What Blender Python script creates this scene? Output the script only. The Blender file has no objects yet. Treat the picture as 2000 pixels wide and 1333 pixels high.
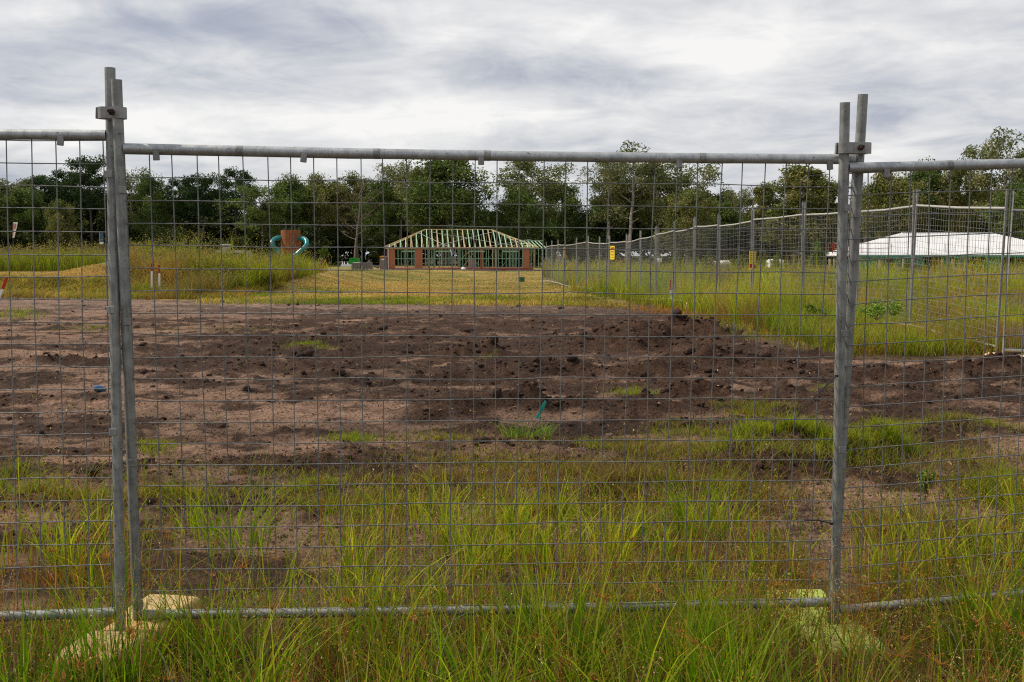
import bpy, bmesh, math, random
import numpy as np
from mathutils import Matrix, Vector

S = bpy.context.scene
COL = S.collection
rng = np.random.default_rng(7)
random.seed(7)

# ------------------------------------------------------------------ camera
CZ = 1.38
F = 2130.0
TH = math.atan(167.0 / F)
cam_d = bpy.data.cameras.new('camera')
cam = bpy.data.objects.new('camera', cam_d)
COL.objects.link(cam)
cam.location = (0, 0, CZ)
cam.rotation_euler = (math.radians(90) - TH, 0, 0)
cam_d.sensor_width = 36.0
cam_d.lens = 36.0 * F / 2000.0
cam_d.clip_start = 0.1
cam_d.clip_end = 8000
S.camera = cam
S.view_settings.view_transform = 'Standard'
S.view_settings.look = 'None'
S.view_settings.exposure = 0.0
S.view_settings.gamma = 1.0
S.cycles.max_bounces = 6
S.cycles.diffuse_bounces = 3
S.cycles.glossy_bounces = 2
S.cycles.transmission_bounces = 3
S.cycles.use_denoising = False
S.cycles.sample_clamp_indirect = 2.5
S.cycles.sample_clamp_direct = 8.0
S.cycles.filter_width = 1.15

# ------------------------------------------------------------------ light
SUN_DIR = Vector((-0.64, 0.12, 0.74)).normalized()     # towards the sun
SUN_EL = math.asin(SUN_DIR.z)
SUN_AZ = math.atan2(SUN_DIR.x, SUN_DIR.y)
sun_d = bpy.data.lights.new('sun', 'SUN')
sun_d.energy = 4.5
sun_d.angle = math.radians(1.5)
sun_d.color = (1.0, 0.90, 0.75)
sun = bpy.data.objects.new('sun', sun_d)
COL.objects.link(sun)
sun.rotation_euler = (-SUN_DIR).to_track_quat('-Z', 'Y').to_euler()

# ------------------------------------------------------------------ world: Nishita sky behind procedural cloud
world = bpy.data.worlds.new('World')
S.world = world
world.use_nodes = True
wt = world.node_tree
for n in list(wt.nodes):
    wt.nodes.remove(n)


def N(tree, typ, **kw):
    n = tree.nodes.new(typ)
    for k, v in kw.items():
        if k == 'inp':
            for kk, vv in v.items():
                n.inputs[kk].default_value = vv
        else:
            setattr(n, k, v)
    return n


def L(tree, a, b):
    tree.links.new(a, b)


def math_node(tree, op, a, b=None):
    n = tree.nodes.new('ShaderNodeMath')
    n.operation = op
    for i, v in enumerate((a, b)):
        if v is None:
            continue
        if isinstance(v, (int, float)):
            n.inputs[i].default_value = v
        else:
            tree.links.new(v, n.inputs[i])
    return n.outputs[0]


DEN = 0.17


def sky_uv(px, py):
    a = (px - 1000) / F
    b = (666.5 - py) / F
    d = Vector((a, math.cos(TH) + b * math.sin(TH), b * math.cos(TH) - math.sin(TH))).normalized()
    den = max(d.z, 0) + DEN
    return d.x / den, d.y / den


out = N(wt, 'ShaderNodeOutputWorld')
bg = N(wt, 'ShaderNodeBackground')
bg.inputs['Strength'].default_value = 0.1
L(wt, bg.outputs[0], out.inputs[0])
sky = N(wt, 'ShaderNodeTexSky', sky_type='NISHITA', sun_disc=False)
sky.sun_elevation = SUN_EL
sky.sun_rotation = SUN_AZ
tc = N(wt, 'ShaderNodeTexCoord')
sep = N(wt, 'ShaderNodeSeparateXYZ')
L(wt, tc.outputs['Generated'], sep.inputs[0])
den = math_node(wt, 'ADD', math_node(wt, 'MAXIMUM', sep.outputs['Z'], 0.0), DEN)
u = math_node(wt, 'DIVIDE', sep.outputs['X'], den)
v = math_node(wt, 'DIVIDE', sep.outputs['Y'], den)
comb = N(wt, 'ShaderNodeCombineXYZ')
L(wt, u, comb.inputs[0])
L(wt, v, comb.inputs[1])


def noise(scale, detail, rough, dist, mul, off=(0, 0, 0)):
    mp = N(wt, 'ShaderNodeMapping')
    mp.inputs['Scale'].default_value = mul
    mp.inputs['Location'].default_value = off
    L(wt, comb.outputs[0], mp.inputs[0])
    n = N(wt, 'ShaderNodeTexNoise')
    n.inputs['Scale'].default_value = scale
    n.inputs['Detail'].default_value = detail
    n.inputs['Roughness'].default_value = rough
    n.inputs['Distortion'].default_value = dist
    L(wt, mp.outputs[0], n.inputs['Vector'])
    return math_node(wt, 'SUBTRACT', n.outputs['Fac'], 0.5)


n1 = noise(1.3, 5, 0.55, 0.5, (1.0, 1.0, 1), (3.1, 1.7, 0))
n2 = noise(3.2, 7, 0.60, 0.7, (1.0, 1.0, 1), (9.2, 4.4, 0))
n3 = noise(9.0, 5, 0.6, 0.5, (0.8, 1.0, 1), (1.2, 7.4, 0))
val = math_node(wt, 'MULTIPLY', n1, 1.25)
val = math_node(wt, 'ADD', val, math_node(wt, 'MULTIPLY', n2, 0.90))
val = math_node(wt, 'ADD', val, math_node(wt, 'MULTIPLY', n3, 0.26))
val = math_node(wt, 'ADD', val, 0.64)
# banks of cloud: (px, py, half width px, half height px, brighter / darker)
BANKS = [(620, 235, 520, 45, .34), (150, 245, 260, 30, .16), (1400, 95, 380, 60, .30), (1000, 215, 240, 35, .20),
         (480, 55, 330, 45, -.26), (1080, 135, 200, 40, -.24), (60, 130, 260, 50, -.16), (300, 180, 300, 25, -.18),
         (1900, 45, 260, 45, -.22), (1800, 230, 300, 60, -.14), (760, 25, 160, 40, .12), (60, 30, 160, 30, .20),
         (600, 130, 140, 30, -.22), (1000, 380, 900, 50, -.06), (1580, 190, 260, 30, .08), (880, 90, 160, 25, .18)]
for (bx, by, hw, hh, amp) in BANKS:
    c = sky_uv(bx, by)
    su = abs(sky_uv(bx + hw, by)[0] - c[0])
    sv = abs(sky_uv(bx, by - hh)[1] - sky_uv(bx, by + hh)[1]) / 2
    s1 = N(wt, 'ShaderNodeVectorMath', operation='SUBTRACT')
    L(wt, comb.outputs[0], s1.inputs[0])
    s1.inputs[1].default_value = (c[0], c[1], 0)
    s2 = N(wt, 'ShaderNodeVectorMath', operation='MULTIPLY')
    L(wt, s1.outputs[0], s2.inputs[0])
    s2.inputs[1].default_value = (1 / su, 1 / sv, 0)
    s3 = N(wt, 'ShaderNodeVectorMath', operation='DOT_PRODUCT')
    L(wt, s2.outputs[0], s3.inputs[0])
    L(wt, s2.outputs[0], s3.inputs[1])
    e = math_node(wt, 'EXPONENT', math_node(wt, 'MULTIPLY', s3.outputs['Value'], -1.0))
    val = math_node(wt, 'ADD', val, math_node(wt, 'MULTIPLY', e, amp))
ramp = N(wt, 'ShaderNodeValToRGB')
cr = ramp.color_ramp
cr.elements[0].position = 0.0
cr.elements[0].color = (.33, .355, .44, 1)
cr.elements[1].position = 1.0
cr.elements[1].color = (0.98, 0.965, 0.945, 1)
e = cr.elements.new(0.32)
e.color = (0.46, 0.49, 0.57, 1)
e = cr.elements.new(0.65)
e.color = (0.72, 0.725, 0.745, 1)
L(wt, val, ramp.inputs[0])
sc10 = N(wt, 'ShaderNodeVectorMath', operation='SCALE')
sc10.inputs['Scale'].default_value = 10.0
L(wt, ramp.outputs[0], sc10.inputs[0])
mixw = N(wt, 'ShaderNodeMixRGB')
mixw.inputs[0].default_value = 0.93
L(wt, sky.outputs[0], mixw.inputs[1])
L(wt, sc10.outputs[0], mixw.inputs[2])
L(wt, mixw.outputs[0], bg.inputs['Color'])


# ================================================================== helpers
def tag(o, label=None, cat=None, group=None, kind=None):
    if label:
        o['label'] = label
    if cat:
        o['category'] = cat
    if group:
        o['group'] = group
    if kind:
        o['kind'] = kind
    return o


def empty(name, loc=(0, 0, 0), rz=0.0, label=None, cat=None, group=None):
    o = bpy.data.objects.new(name, None)
    o.empty_display_size = 0.2
    COL.objects.link(o)
    o.location = loc
    o.rotation_euler = (0, 0, rz)
    return tag(o, label, cat, group)


def copy_tree(o, parent=None):
    c = o.copy()
    COL.objects.link(c)
    if parent is not None:
        c.parent = parent
    for ch in list(o.children):
        copy_tree(ch, c)
    return c


class MB:
    """collects polygons and links them as one mesh object"""

    def __init__(self):
        self.v = []
        self.f = []
        self.c = []
        self.n = 0

    def add(self, verts, faces, col=None):
        verts = np.asarray(verts, float).reshape(-1, 3)
        self.v.append(verts)
        n = self.n
        self.f.extend([tuple(int(i) + n for i in f) for f in faces])
        if col is not None:
            self.c.append(np.tile(np.asarray(col, float), (len(verts), 1)))
        self.n += len(verts)
        return self

    def box(self, c, s, rot=None, taper=1.0, col=None):
        x, y, z = [k / 2 for k in s]
        t = taper
        vs = np.array([(-x, -y, -z), (x, -y, -z), (x, y, -z), (-x, y, -z),
                       (-x * t, -y * t, z), (x * t, -y * t, z), (x * t, y * t, z), (-x * t, y * t, z)])
        if rot is not None:
            vs = vs @ np.array(rot).T
        vs = vs + np.array(c)
        return self.add(vs, [(0, 3, 2, 1), (4, 5, 6, 7), (0, 1, 5, 4), (1, 2, 6, 5), (2, 3, 7, 6), (3, 0, 4, 7)], col)

    def bar(self, a, b, w, h=None, col=None, up=(0, 0, 1)):
        """rectangular bar from a to b"""
        h = h or w
        a = np.array(a, float)
        b = np.array(b, float)
        d = b - a
        ln = np.linalg.norm(d)
        d = d / ln
        upv = np.array(up, float)
        if abs(d @ upv) > 0.97:
            upv = np.array((0, 1.0, 0))
        sx = np.cross(d, upv)
        sx /= np.linalg.norm(sx)
        sy = np.cross(sx, d)
        vs = []
        for p in (a, b):
            for (i, j) in ((-1, -1), (1, -1), (1, 1), (-1, 1)):
                vs.append(p + sx * w / 2 * i + sy * h / 2 * j)
        return self.add(vs, [(0, 1, 2, 3), (7, 6, 5, 4), (0, 4, 5, 1), (1, 5, 6, 2), (2, 6, 7, 3), (3, 7, 4, 0)], col)

    def tube(self, pts, r, seg=8, cap=True, col=None):
        pts = np.array(pts, float)
        k = len(pts)
        r = np.broadcast_to(np.asarray(r, float), (k,))
        T = np.gradient(pts, axis=0)
        T /= np.linalg.norm(T, axis=1)[:, None] + 1e-12
        ref = np.array((0, 0, 1.0)) if abs(T[0][2]) < 0.9 else np.array((1.0, 0, 0))
        vs = []
        nrm = np.cross(T[0], ref)
        nrm /= np.linalg.norm(nrm)
        for i in range(k):
            nrm = nrm - T[i] * (nrm @ T[i])
            nrm /= np.linalg.norm(nrm) + 1e-12
            bi = np.cross(T[i], nrm)
            for j in range(seg):
                a = 2 * math.pi * j / seg
                vs.append(pts[i] + r[i] * (math.cos(a) * nrm + math.sin(a) * bi))
        fs = []
        for i in range(k - 1):
            for j in range(seg):
                j2 = (j + 1) % seg
                fs.append((i * seg + j, i * seg + j2, (i + 1) * seg + j2, (i + 1) * seg + j))
        if cap:                                  # end discs keep their own corners, so the pipe stays evenly shaded
            m = len(vs)
            vs += vs[:seg] + vs[(k - 1) * seg:k * seg]
            fs.append(tuple(m + j for j in range(seg - 1, -1, -1)))
            fs.append(tuple(m + seg + j for j in range(seg)))
        return self.add(vs, fs, col)

    def build(self, name, mat, parent=None, smooth=False, bevel=0.0):
        me = bpy.data.meshes.new(name)
        vs = np.concatenate(self.v) if self.v else np.zeros((0, 3))
        me.from_pydata(vs.tolist(), [], self.f)
        if self.c:
            a = me.color_attributes.new('col', 'FLOAT_COLOR', 'POINT')
            cc = np.ones((len(vs), 4))
            cc[:, :3] = np.concatenate(self.c)
            a.data.foreach_set('color', cc.ravel())
        if smooth:
            me.polygons.foreach_set('use_smooth', [True] * len(me.polygons))
        me.materials.append(mat)
        me.update()
        o = bpy.data.objects.new(name, me)
        COL.objects.link(o)
        if parent is not None:
            o.parent = parent
        if bevel:
            m = o.modifiers.new('bevel', 'BEVEL')
            m.width = bevel
            m.segments = 2
            m.limit_method = 'ANGLE'
        return o


def raw_mesh(name, V, Q, mat, colors=None, smooth=False, parent=None):
    """fast mesh from numpy; Q is an (n,k) index array or a list of such arrays"""
    if not isinstance(Q, (list, tuple)):
        Q = [Q]
    me = bpy.data.meshes.new(name)
    me.vertices.add(len(V))
    me.vertices.foreach_set('co', np.ascontiguousarray(V, dtype=np.float32).ravel())
    loops = np.concatenate([q.ravel() for q in Q]).astype(np.int32)
    tot = np.concatenate([np.full(len(q), q.shape[1]) for q in Q]).astype(np.int32)
    start = np.concatenate([[0], np.cumsum(tot)[:-1]]).astype(np.int32)
    me.loops.add(len(loops))
    me.loops.foreach_set('vertex_index', loops)
    me.polygons.add(len(tot))
    me.polygons.foreach_set('loop_start', start)
    me.polygons.foreach_set('loop_total', tot)
    if smooth:
        me.polygons.foreach_set('use_smooth', np.ones(len(tot), dtype=bool))
    me.update(calc_edges=True)
    if colors is not None:
        a = me.color_attributes.new('col', 'FLOAT_COLOR', 'POINT')
        cc = np.ones((len(V), 4), dtype=np.float32)
        cc[:, :3] = colors
        a.data.foreach_set('color', cc.ravel())
    me.materials.append(mat)
    o = bpy.data.objects.new(name, me)
    COL.objects.link(o)
    if parent is not None:
        o.parent = parent
    return o


def hash2(ix, iy, seed):
    h = (ix.astype(np.int64) * 374761393 + iy.astype(np.int64) * 668265263 + seed * 974634777) & 0xffffffff
    h = ((h ^ (h >> 13)) * 1274126177) & 0xffffffff
    h = h ^ (h >> 16)
    return (h & 0xffff) / 65535.0


def vnoise(x, y, seed=0):
    x = np.asarray(x, float)
    y = np.asarray(y, float)
    ix = np.floor(x)
    iy = np.floor(y)
    fx = x - ix
    fy = y - iy
    fx = fx * fx * fx * (fx * (fx * 6 - 15) + 10)
    fy = fy * fy * fy * (fy * (fy * 6 - 15) + 10)
    a = hash2(ix, iy, seed)
    b = hash2(ix + 1, iy, seed)
    c = hash2(ix, iy + 1, seed)
    d = hash2(ix + 1, iy + 1, seed)
    return (a + (b - a) * fx) * (1 - fy) + (c + (d - c) * fx) * fy - 0.5


def fbm(x, y, octs=4, seed=0, gain=0.5):
    r = 0
    amp = 1.0
    for k in range(octs):
        ca, sa = math.cos(k * 1.3), math.sin(k * 1.3)
        r = r + amp * vnoise((x * ca - y * sa) * 2 ** k + 17.3 * k, (x * sa + y * ca) * 2 ** k - 5.1 * k, seed + k)
        amp *= gain
    return r


def sstep(a, b, x):
    t = np.clip((x - a) / (b - a), 0, 1)
    return t * t * (3 - 2 * t)


# ---- rays of the photograph turned into places on the ground
def rays(px, py):
    a = (np.asarray(px, float) - 1000) / F
    b = (666.5 - np.asarray(py, float)) / F
    return np.stack([a + 0 * b, math.cos(TH) + b * math.sin(TH), b * math.cos(TH) - math.sin(TH)], -1)


def at(px, py, dist):
    d = rays(px, py)
    t = dist / d[..., 1]
    p = d * np.asarray(t)[..., None]
    p[..., 2] += CZ
    return p


def zbase(x, y):
    x = np.asarray(x, float)
    y = np.asarray(y, float)
    z = np.interp(y, [-60, 2, 3.4, 4.5, 6, 9, 15, 28, 45, 70, 125, 200, 3000],
                  [0.0, 0.0, .02, .06, .10, .12, .15, .20, .15, .05, -.28, -.3, -.3])
    # right-hand field stands a little higher, then falls to the white-roofed house
    r = sstep(0.10, 0.22, x / np.maximum(y, 3)) * sstep(9, 14, y)
    z = z + 0.12 * r * (1 - sstep(40, 80, y)) - 0.55 * r * sstep(55, 95, y)
    # left-hand bank behind the graded strip
    edge = 33.5 + 0.05 * (x + 12) + 0.6 * vnoise(x * .5, y * 0 + 3, 5)
    lm = sstep(-6.0, -8.5, x)
    z = z + 0.36 * lm * sstep(edge, edge + 1.6, y) * (1 - 0.6 * sstep(60, 110, y))
    # overgrown stockpile on the left
    z = z + 0.85 * np.exp(-(((x + 13.0) / 2.9) ** 2 + ((y - 40) / 4.0) ** 2))
    z = z + 0.22 * np.exp(-(((x + 10.2) / 2.6) ** 2 + ((y - 43) / 5) ** 2))
    z = z + 0.35 * np.exp(-(((x + 14.6) / 4.0) ** 2 + ((y - 55) / 6) ** 2))
    z = z + 0.10 * fbm(x * .12, y * .12, 2, 3) * sstep(6, 20, y)
    return z


def ground_pt(px, py, zf=None):
    zf = zf or zbase
    d = rays(px, py)
    shp = d.shape[:-1]
    d = d.reshape(-1, 3)
    dist = np.geomspace(1.5, 400, 160)
    lo = np.full(len(d), 1.5)
    hi = np.full(len(d), 400.0)
    done = np.zeros(len(d), bool)
    for i in range(1, len(dist)):
        t = dist[i] / d[:, 1]
        below = CZ + d[:, 2] * t < zf(d[:, 0] * t, np.full(len(d), dist[i]))
        new = below & ~done
        lo[new] = dist[i - 1]
        hi[new] = dist[i]
        done |= below
    for _ in range(12):
        m = (lo + hi) / 2
        t = m / d[:, 1]
        below = CZ + d[:, 2] * t < zf(d[:, 0] * t, m)
        hi = np.where(below, m, hi)
        lo = np.where(below, lo, m)
    t = hi / d[:, 1]
    p = np.stack([d[:, 0] * t, hi, CZ + d[:, 2] * t], -1)
    p[~done, 1] = np.nan
    return p.reshape(shp + (3,))


def in_poly(px, py, poly):
    px = np.asarray(px)
    py = np.asarray(py)
    ins = np.zeros(px.shape, bool)
    n = len(poly)
    for i in range(n):
        x1, y1 = poly[i]
        x2, y2 = poly[(i + 1) % n]
        c = ((y1 > py) != (y2 > py)) & (px < (x2 - x1) * (py - y1) / (y2 - y1 + 1e-12) + x1)
        ins ^= c
    return ins


def topx(P):
    """world points back to photograph coordinates (for laying out areas of ground)"""
    x, y, z = P[..., 0], P[..., 1], P[..., 2] - CZ
    dep = y * math.cos(TH) - z * math.sin(TH)
    up = y * math.sin(TH) + z * math.cos(TH)
    return 1000 + F * x / dep, 666.5 - F * up / dep


# ================================================================== materials
MATS = {}


def mat_base(name):
    m = bpy.data.materials.new(name)
    m.use_nodes = True
    t = m.node_tree
    b = t.nodes['Principled BSDF']
    MATS[name] = m
    return m, t, b


def simple(name, col, rough=0.6, metal=0.0, var=0.25, scale=12.0, bump=0.0, spec=0.4, coord='Object'):
    m, t, b = mat_base(name)
    tcn = N(t, 'ShaderNodeTexCoord')
    nz = N(t, 'ShaderNodeTexNoise')
    nz.inputs['Scale'].default_value = scale
    nz.inputs['Detail'].default_value = 5
    L(t, tcn.outputs[coord], nz.inputs['Vector'])
    r = N(t, 'ShaderNodeValToRGB')
    r.color_ramp.elements[0].position = 0.3
    r.color_ramp.elements[1].position = 0.7
    r.color_ramp.elements[0].color = tuple(c * (1 - var) for c in col) + (1,)
    r.color_ramp.elements[1].color = tuple(min(1, c * (1 + var)) for c in col) + (1,)
    L(t, nz.outputs['Fac'], r.inputs[0])
    L(t, r.outputs[0], b.inputs['Base Color'])
    b.inputs['Roughness'].default_value = rough
    b.inputs['Metallic'].default_value = metal
    b.inputs['Specular IOR Level'].default_value = spec
    if bump:
        bp = N(t, 'ShaderNodeBump')
        bp.inputs['Strength'].default_value = bump
        bp.inputs['Distance'].default_value = 0.02
        L(t, nz.outputs['Fac'], bp.inputs['Height'])
        L(t, bp.outputs[0], b.inputs['Normal'])
    return m


def galv(name, lo, hi, rough=0.5, metal=0.7):
    """weathered galvanised pipe: mottled zinc with fine streaks and dark specks"""
    m, t, b = mat_base(name)
    tcn = N(t, 'ShaderNodeTexCoord')
    n1 = N(t, 'ShaderNodeTexNoise')
    n1.inputs['Scale'].default_value = 30
    n1.inputs['Detail'].default_value = 6
    L(t, tcn.outputs['Object'], n1.inputs['Vector'])
    mp = N(t, 'ShaderNodeMapping')
    mp.inputs['Scale'].default_value = (160, 160, 9)
    L(t, tcn.outputs['Object'], mp.inputs[0])
    n2 = N(t, 'ShaderNodeTexNoise')
    n2.inputs['Scale'].default_value = 1
    n2.inputs['Detail'].default_value = 3
    L(t, mp.outputs[0], n2.inputs['Vector'])
    ad = math_node(t, 'ADD', math_node(t, 'MULTIPLY', n1.outputs['Fac'], 0.6), math_node(t, 'MULTIPLY', n2.outputs['Fac'], 0.4))
    r = N(t, 'ShaderNodeValToRGB')
    r.color_ramp.elements[0].position = 0.34
    r.color_ramp.elements[1].position = 0.62
    r.color_ramp.elements[0].color = lo + (1,)
    r.color_ramp.elements[1].color = hi + (1,)
    L(t, ad, r.inputs[0])
    n3 = N(t, 'ShaderNodeTexNoise')
    n3.inputs['Scale'].default_value = 75
    n3.inputs['Detail'].default_value = 2
    L(t, tcn.outputs['Object'], n3.inputs['Vector'])
    r3 = N(t, 'ShaderNodeValToRGB')
    r3.color_ramp.elements[0].position = 0.66
    r3.color_ramp.elements[1].position = 0.74
    L(t, n3.outputs['Fac'], r3.inputs[0])
    mx = N(t, 'ShaderNodeMixRGB')
    L(t, r3.outputs[0], mx.inputs[0])
    L(t, r.outputs[0], mx.inputs[1])
    mx.inputs[2].default_value = (0.10, 0.08, 0.06, 1)
    L(t, mx.outputs[0], b.inputs['Base Color'])
    b.inputs['Metallic'].default_value = metal
    b.inputs['Roughness'].default_value = rough
    bp = N(t, 'ShaderNodeBump')
    bp.inputs['Strength'].default_value = 0.25
    bp.inputs['Distance'].default_value = 0.004
    L(t, n1.outputs['Fac'], bp.inputs['Height'])
    L(t, bp.outputs[0], b.inputs['Normal'])
    return m


M_post = galv('galvanised_post', (.15, .155, .15), (.30, .31, .30), 0.6, 0.5)
M_rail = galv('galvanised_rail', (.27, .29, .30), (.46, .48, .49), 0.5, 0.6)
M_wire = galv('galvanised_wire', (.10, .105, .105), (.20, .205, .205), 0.55, 0.4)
M_clamp = galv('clamp_steel', (.17, .17, .165), (.32, .32, .31), 0.55, 0.5)
M_rust = simple('rusted_bolt', (.045, .020, .012), 0.8, 0.2, .4, 60)
M_farpost = galv('far_post_steel', (.16, .16, .155), (.30, .30, .29), 0.55, 0.4)
M_farrail = simple('far_rail_lit', (.36, .355, .33), 0.45, 0.2, .12, 8)  # same metal as the posts, colour lightened for the light on the rails
M_farwire = simple('far_wire', (.24, .24, .225), 0.5, 0.3, .15, 8)
M_black = simple('black_plastic', (.010, .010, .011), 0.45)
M_brick = simple('red_brick', (.36, .135, .070), 0.85, 0, .22, 9, 0.3)
M_slab = simple('red_slab_edge', (.27, .055, .035), 0.8, 0, .2, 6)
M_timber = simple('pale_pine', (.46, .36, .20), 0.7, 0, .18, 5)
M_green_t = simple('green_treated_timber', (.30, .47, .32), 0.7, 0, .2, 4)
M_stud = simple('green_stud', (.17, .31, .21), 0.7, 0, .25, 4)
M_brace = simple('steel_brace', (.55, .56, .56), 0.4, 0.5, .1, 4)
M_white = simple('white_paint', (.74, .74, .72), 0.5, 0, .06, 5)
M_roof = simple('white_roof_sheet', (.60, .61, .62), 0.5, 0, .09, .8)
M_wrap = simple('green_wall_wrap', (.012, .20, .13), 0.5, 0, .25, 1.5)
M_bay_shade = simple('bay_shade', (.012, .012, .012), 0.8)
M_tower = simple('rusty_slats', (.24, .085, .030), 0.75, 0, .22, 3)
M_teal = simple('teal_slide', (.004, .16, .18), 0.25, 0, .12, 2, 0, 0.6)
M_skip = simple('green_skip_paint', (.010, .30, .028), 0.45, 0, .12, 3)
M_block = simple('grey_block', (.17, .145, .135), 0.85, 0, .2, 5)
M_pallet = simple('pallet_wood', (.10, .075, .06), 0.85, 0, .2, 6)
M_loo = simple('brown_cabin', (.20, .15, .13), 0.6, 0, .12, 3)
M_orange = simple('orange_plastic', (.75, .26, .01), 0.45, 0, .08, 4)
M_red = simple('red_paint', (.42, .018, .012), 0.5, 0, .15, 8)
M_yellow = simple('yellow_board', (.78, .58, .012), 0.45, 0, .08, 4)
M_blue = simple('blue_print', (.03, .07, .17), 0.45, 0, .3, 3)
M_pink = simple('faded_red_cloth', (.50, .16, .15), 0.7, 0, .25, 2)
M_conc = simple('pale_concrete', (.36, .33, .29), 0.85, 0, .15, 4)
M_glass = simple('dark_glass', (.02, .022, .025), 0.12, 0, .1, 2, 0, 0.6)
M_carp = simple('silver_car_paint', (.45, .47, .50), 0.3, 0.3, .05, 2)
M_tyre = simple('rubber', (.02, .02, .02), 0.8)
M_bag = simple('white_woven_bag', (.66, .68, .70), 0.6, 0, .12, 3, 0.3)
M_bluebag = simple('blue_grey_wrap', (.10, .19, .30), 0.5, 0, .2, 3)
M_lamp = simple('dark_lamp_pole', (.05, .052, .055), 0.5, 0.3, .1, 3)
M_box = simple('green_cabinet', (.02, .10, .055), 0.5, 0, .1, 5)
M_tealtape = simple('teal_tape', (.005, .30, .23), 0.5, 0, .15, 20)
M_litter = simple('blue_plastic', (.05, .13, .26), 0.4, 0, .25, 20)
M_foot_o = simple('faded_orange_block', (.66, .40, .10), 0.6, 0, .22, 14, 0.25)
M_foot_l = simple('lime_block', (.38, .47, .06), 0.6, 0, .16, 14, 0.2)


def pale_topped(name, side, top, z0, z1):
    """moulded plastic that turns paler towards its top, deeper colour low on its sides"""
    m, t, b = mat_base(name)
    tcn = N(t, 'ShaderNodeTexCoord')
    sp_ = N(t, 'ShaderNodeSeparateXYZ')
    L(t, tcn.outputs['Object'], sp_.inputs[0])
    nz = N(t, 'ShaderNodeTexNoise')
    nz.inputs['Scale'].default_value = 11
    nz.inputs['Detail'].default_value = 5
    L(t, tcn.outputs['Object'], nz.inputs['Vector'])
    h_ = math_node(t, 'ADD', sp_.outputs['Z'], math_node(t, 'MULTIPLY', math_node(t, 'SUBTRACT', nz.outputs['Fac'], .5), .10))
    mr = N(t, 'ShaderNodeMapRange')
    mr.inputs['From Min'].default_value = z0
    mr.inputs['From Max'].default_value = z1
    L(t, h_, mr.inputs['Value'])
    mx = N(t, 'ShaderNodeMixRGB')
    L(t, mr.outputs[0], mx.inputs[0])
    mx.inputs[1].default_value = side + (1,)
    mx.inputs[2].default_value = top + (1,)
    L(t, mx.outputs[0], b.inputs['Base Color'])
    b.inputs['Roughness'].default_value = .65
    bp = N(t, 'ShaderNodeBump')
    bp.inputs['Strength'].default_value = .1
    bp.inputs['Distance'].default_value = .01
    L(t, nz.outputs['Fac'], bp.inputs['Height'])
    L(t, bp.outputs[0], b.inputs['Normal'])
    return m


M_foot_o = pale_topped('pale_topped_orange_block', (.44, .20, .028), (.44, .31, .14), .085, .16)  # colour turns paler with height on the block
M_foot_c = simple('cream_block', (.70, .50, .24), 0.7, 0, .25, 8, 0.25)


def leaf_mat(name, trans=0.35, rough=0.55, spec=0.3, tint=(1.0, 1.25, 0.45)):
    m, t, b = mat_base(name)
    at_ = N(t, 'ShaderNodeVertexColor', layer_name='col')
    L(t, at_.outputs[0], b.inputs['Base Color'])
    b.inputs['Roughness'].default_value = rough
    b.inputs['Specular IOR Level'].default_value = spec
    tr = N(t, 'ShaderNodeBsdfTranslucent')
    mul = N(t, 'ShaderNodeMixRGB', blend_type='MULTIPLY')
    mul.inputs[0].default_value = 1.0
    L(t, at_.outputs[0], mul.inputs[1])
    mul.inputs[2].default_value = tint + (1,)
    L(t, mul.outputs[0], tr.inputs[0])
    mx = N(t, 'ShaderNodeMixShader')
    mx.inputs[0].default_value = trans
    L(t, b.outputs[0], mx.inputs[1])
    L(t, tr.outputs[0], mx.inputs[2])
    L(t, mx.outputs[0], t.nodes['Material Output'].inputs[0])
    return m


M_grass = leaf_mat('grass_blades', 0.50, 0.6, 0.12, (1.1, 1.25, .40))
M_dry = leaf_mat('dry_grass', 0.35, 0.75, 0.08, (1.15, 1.0, 0.65))
M_leaf = leaf_mat('tree_leaves', 0.18, 0.65, 0.12)
M_bark = simple('grey_bark', (.17, .14, .11), 0.9, 0, .4, 1.2)
M_barkp = simple('pale_gum_bark', (.42, .37, .32), 0.85, 0, .35, 0.8)
M_barkd = simple('dark_bark', (.075, .055, .045), 0.9, 0, .35, 1.2)


def soil_mat(name, bump=0.6, attr=True, col=None):
    m, t, b = mat_base(name)
    at_ = N(t, 'ShaderNodeVertexColor', layer_name='col')
    tcn = N(t, 'ShaderNodeTexCoord')
    n1 = N(t, 'ShaderNodeTexNoise')
    n1.inputs['Scale'].default_value = 38
    n1.inputs['Detail'].default_value = 7
    n1.inputs['Roughness'].default_value = 0.68
    L(t, tcn.outputs['Object'], n1.inputs['Vector'])
    n2 = N(t, 'ShaderNodeTexNoise')
    n2.inputs['Scale'].default_value = 7
    n2.inputs['Detail'].default_value = 6
    n2.inputs['Roughness'].default_value = 0.65
    L(t, tcn.outputs['Object'], n2.inputs['Vector'])
    f = math_node(t, 'ADD', math_node(t, 'MULTIPLY', n1.outputs['Fac'], 3.6), math_node(t, 'MULTIPLY', n2.outputs['Fac'], 2.2))
    f = math_node(t, 'MINIMUM', math_node(t, 'MAXIMUM', math_node(t, 'SUBTRACT', f, 1.90), 0.22), 1.9)
    sc = N(t, 'ShaderNodeVectorMath', operation='SCALE')
    L(t, at_.outputs[0], sc.inputs[0])
    L(t, f, sc.inputs['Scale'])
    L(t, sc.outputs[0], b.inputs['Base Color'])
    b.inputs['Roughness'].default_value = 0.92
    b.inputs['Specular IOR Level'].default_value = 0.15
    bp = N(t, 'ShaderNodeBump')
    bp.inputs['Strength'].default_value = bump
    bp.inputs['Distance'].default_value = 0.05
    L(t, math_node(t, 'ADD', n1.outputs['Fac'], n2.outputs['Fac']), bp.inputs['Height'])
    L(t, bp.outputs[0], b.inputs['Normal'])
    return m


M_soil = soil_mat('soil', 1.0)

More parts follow.
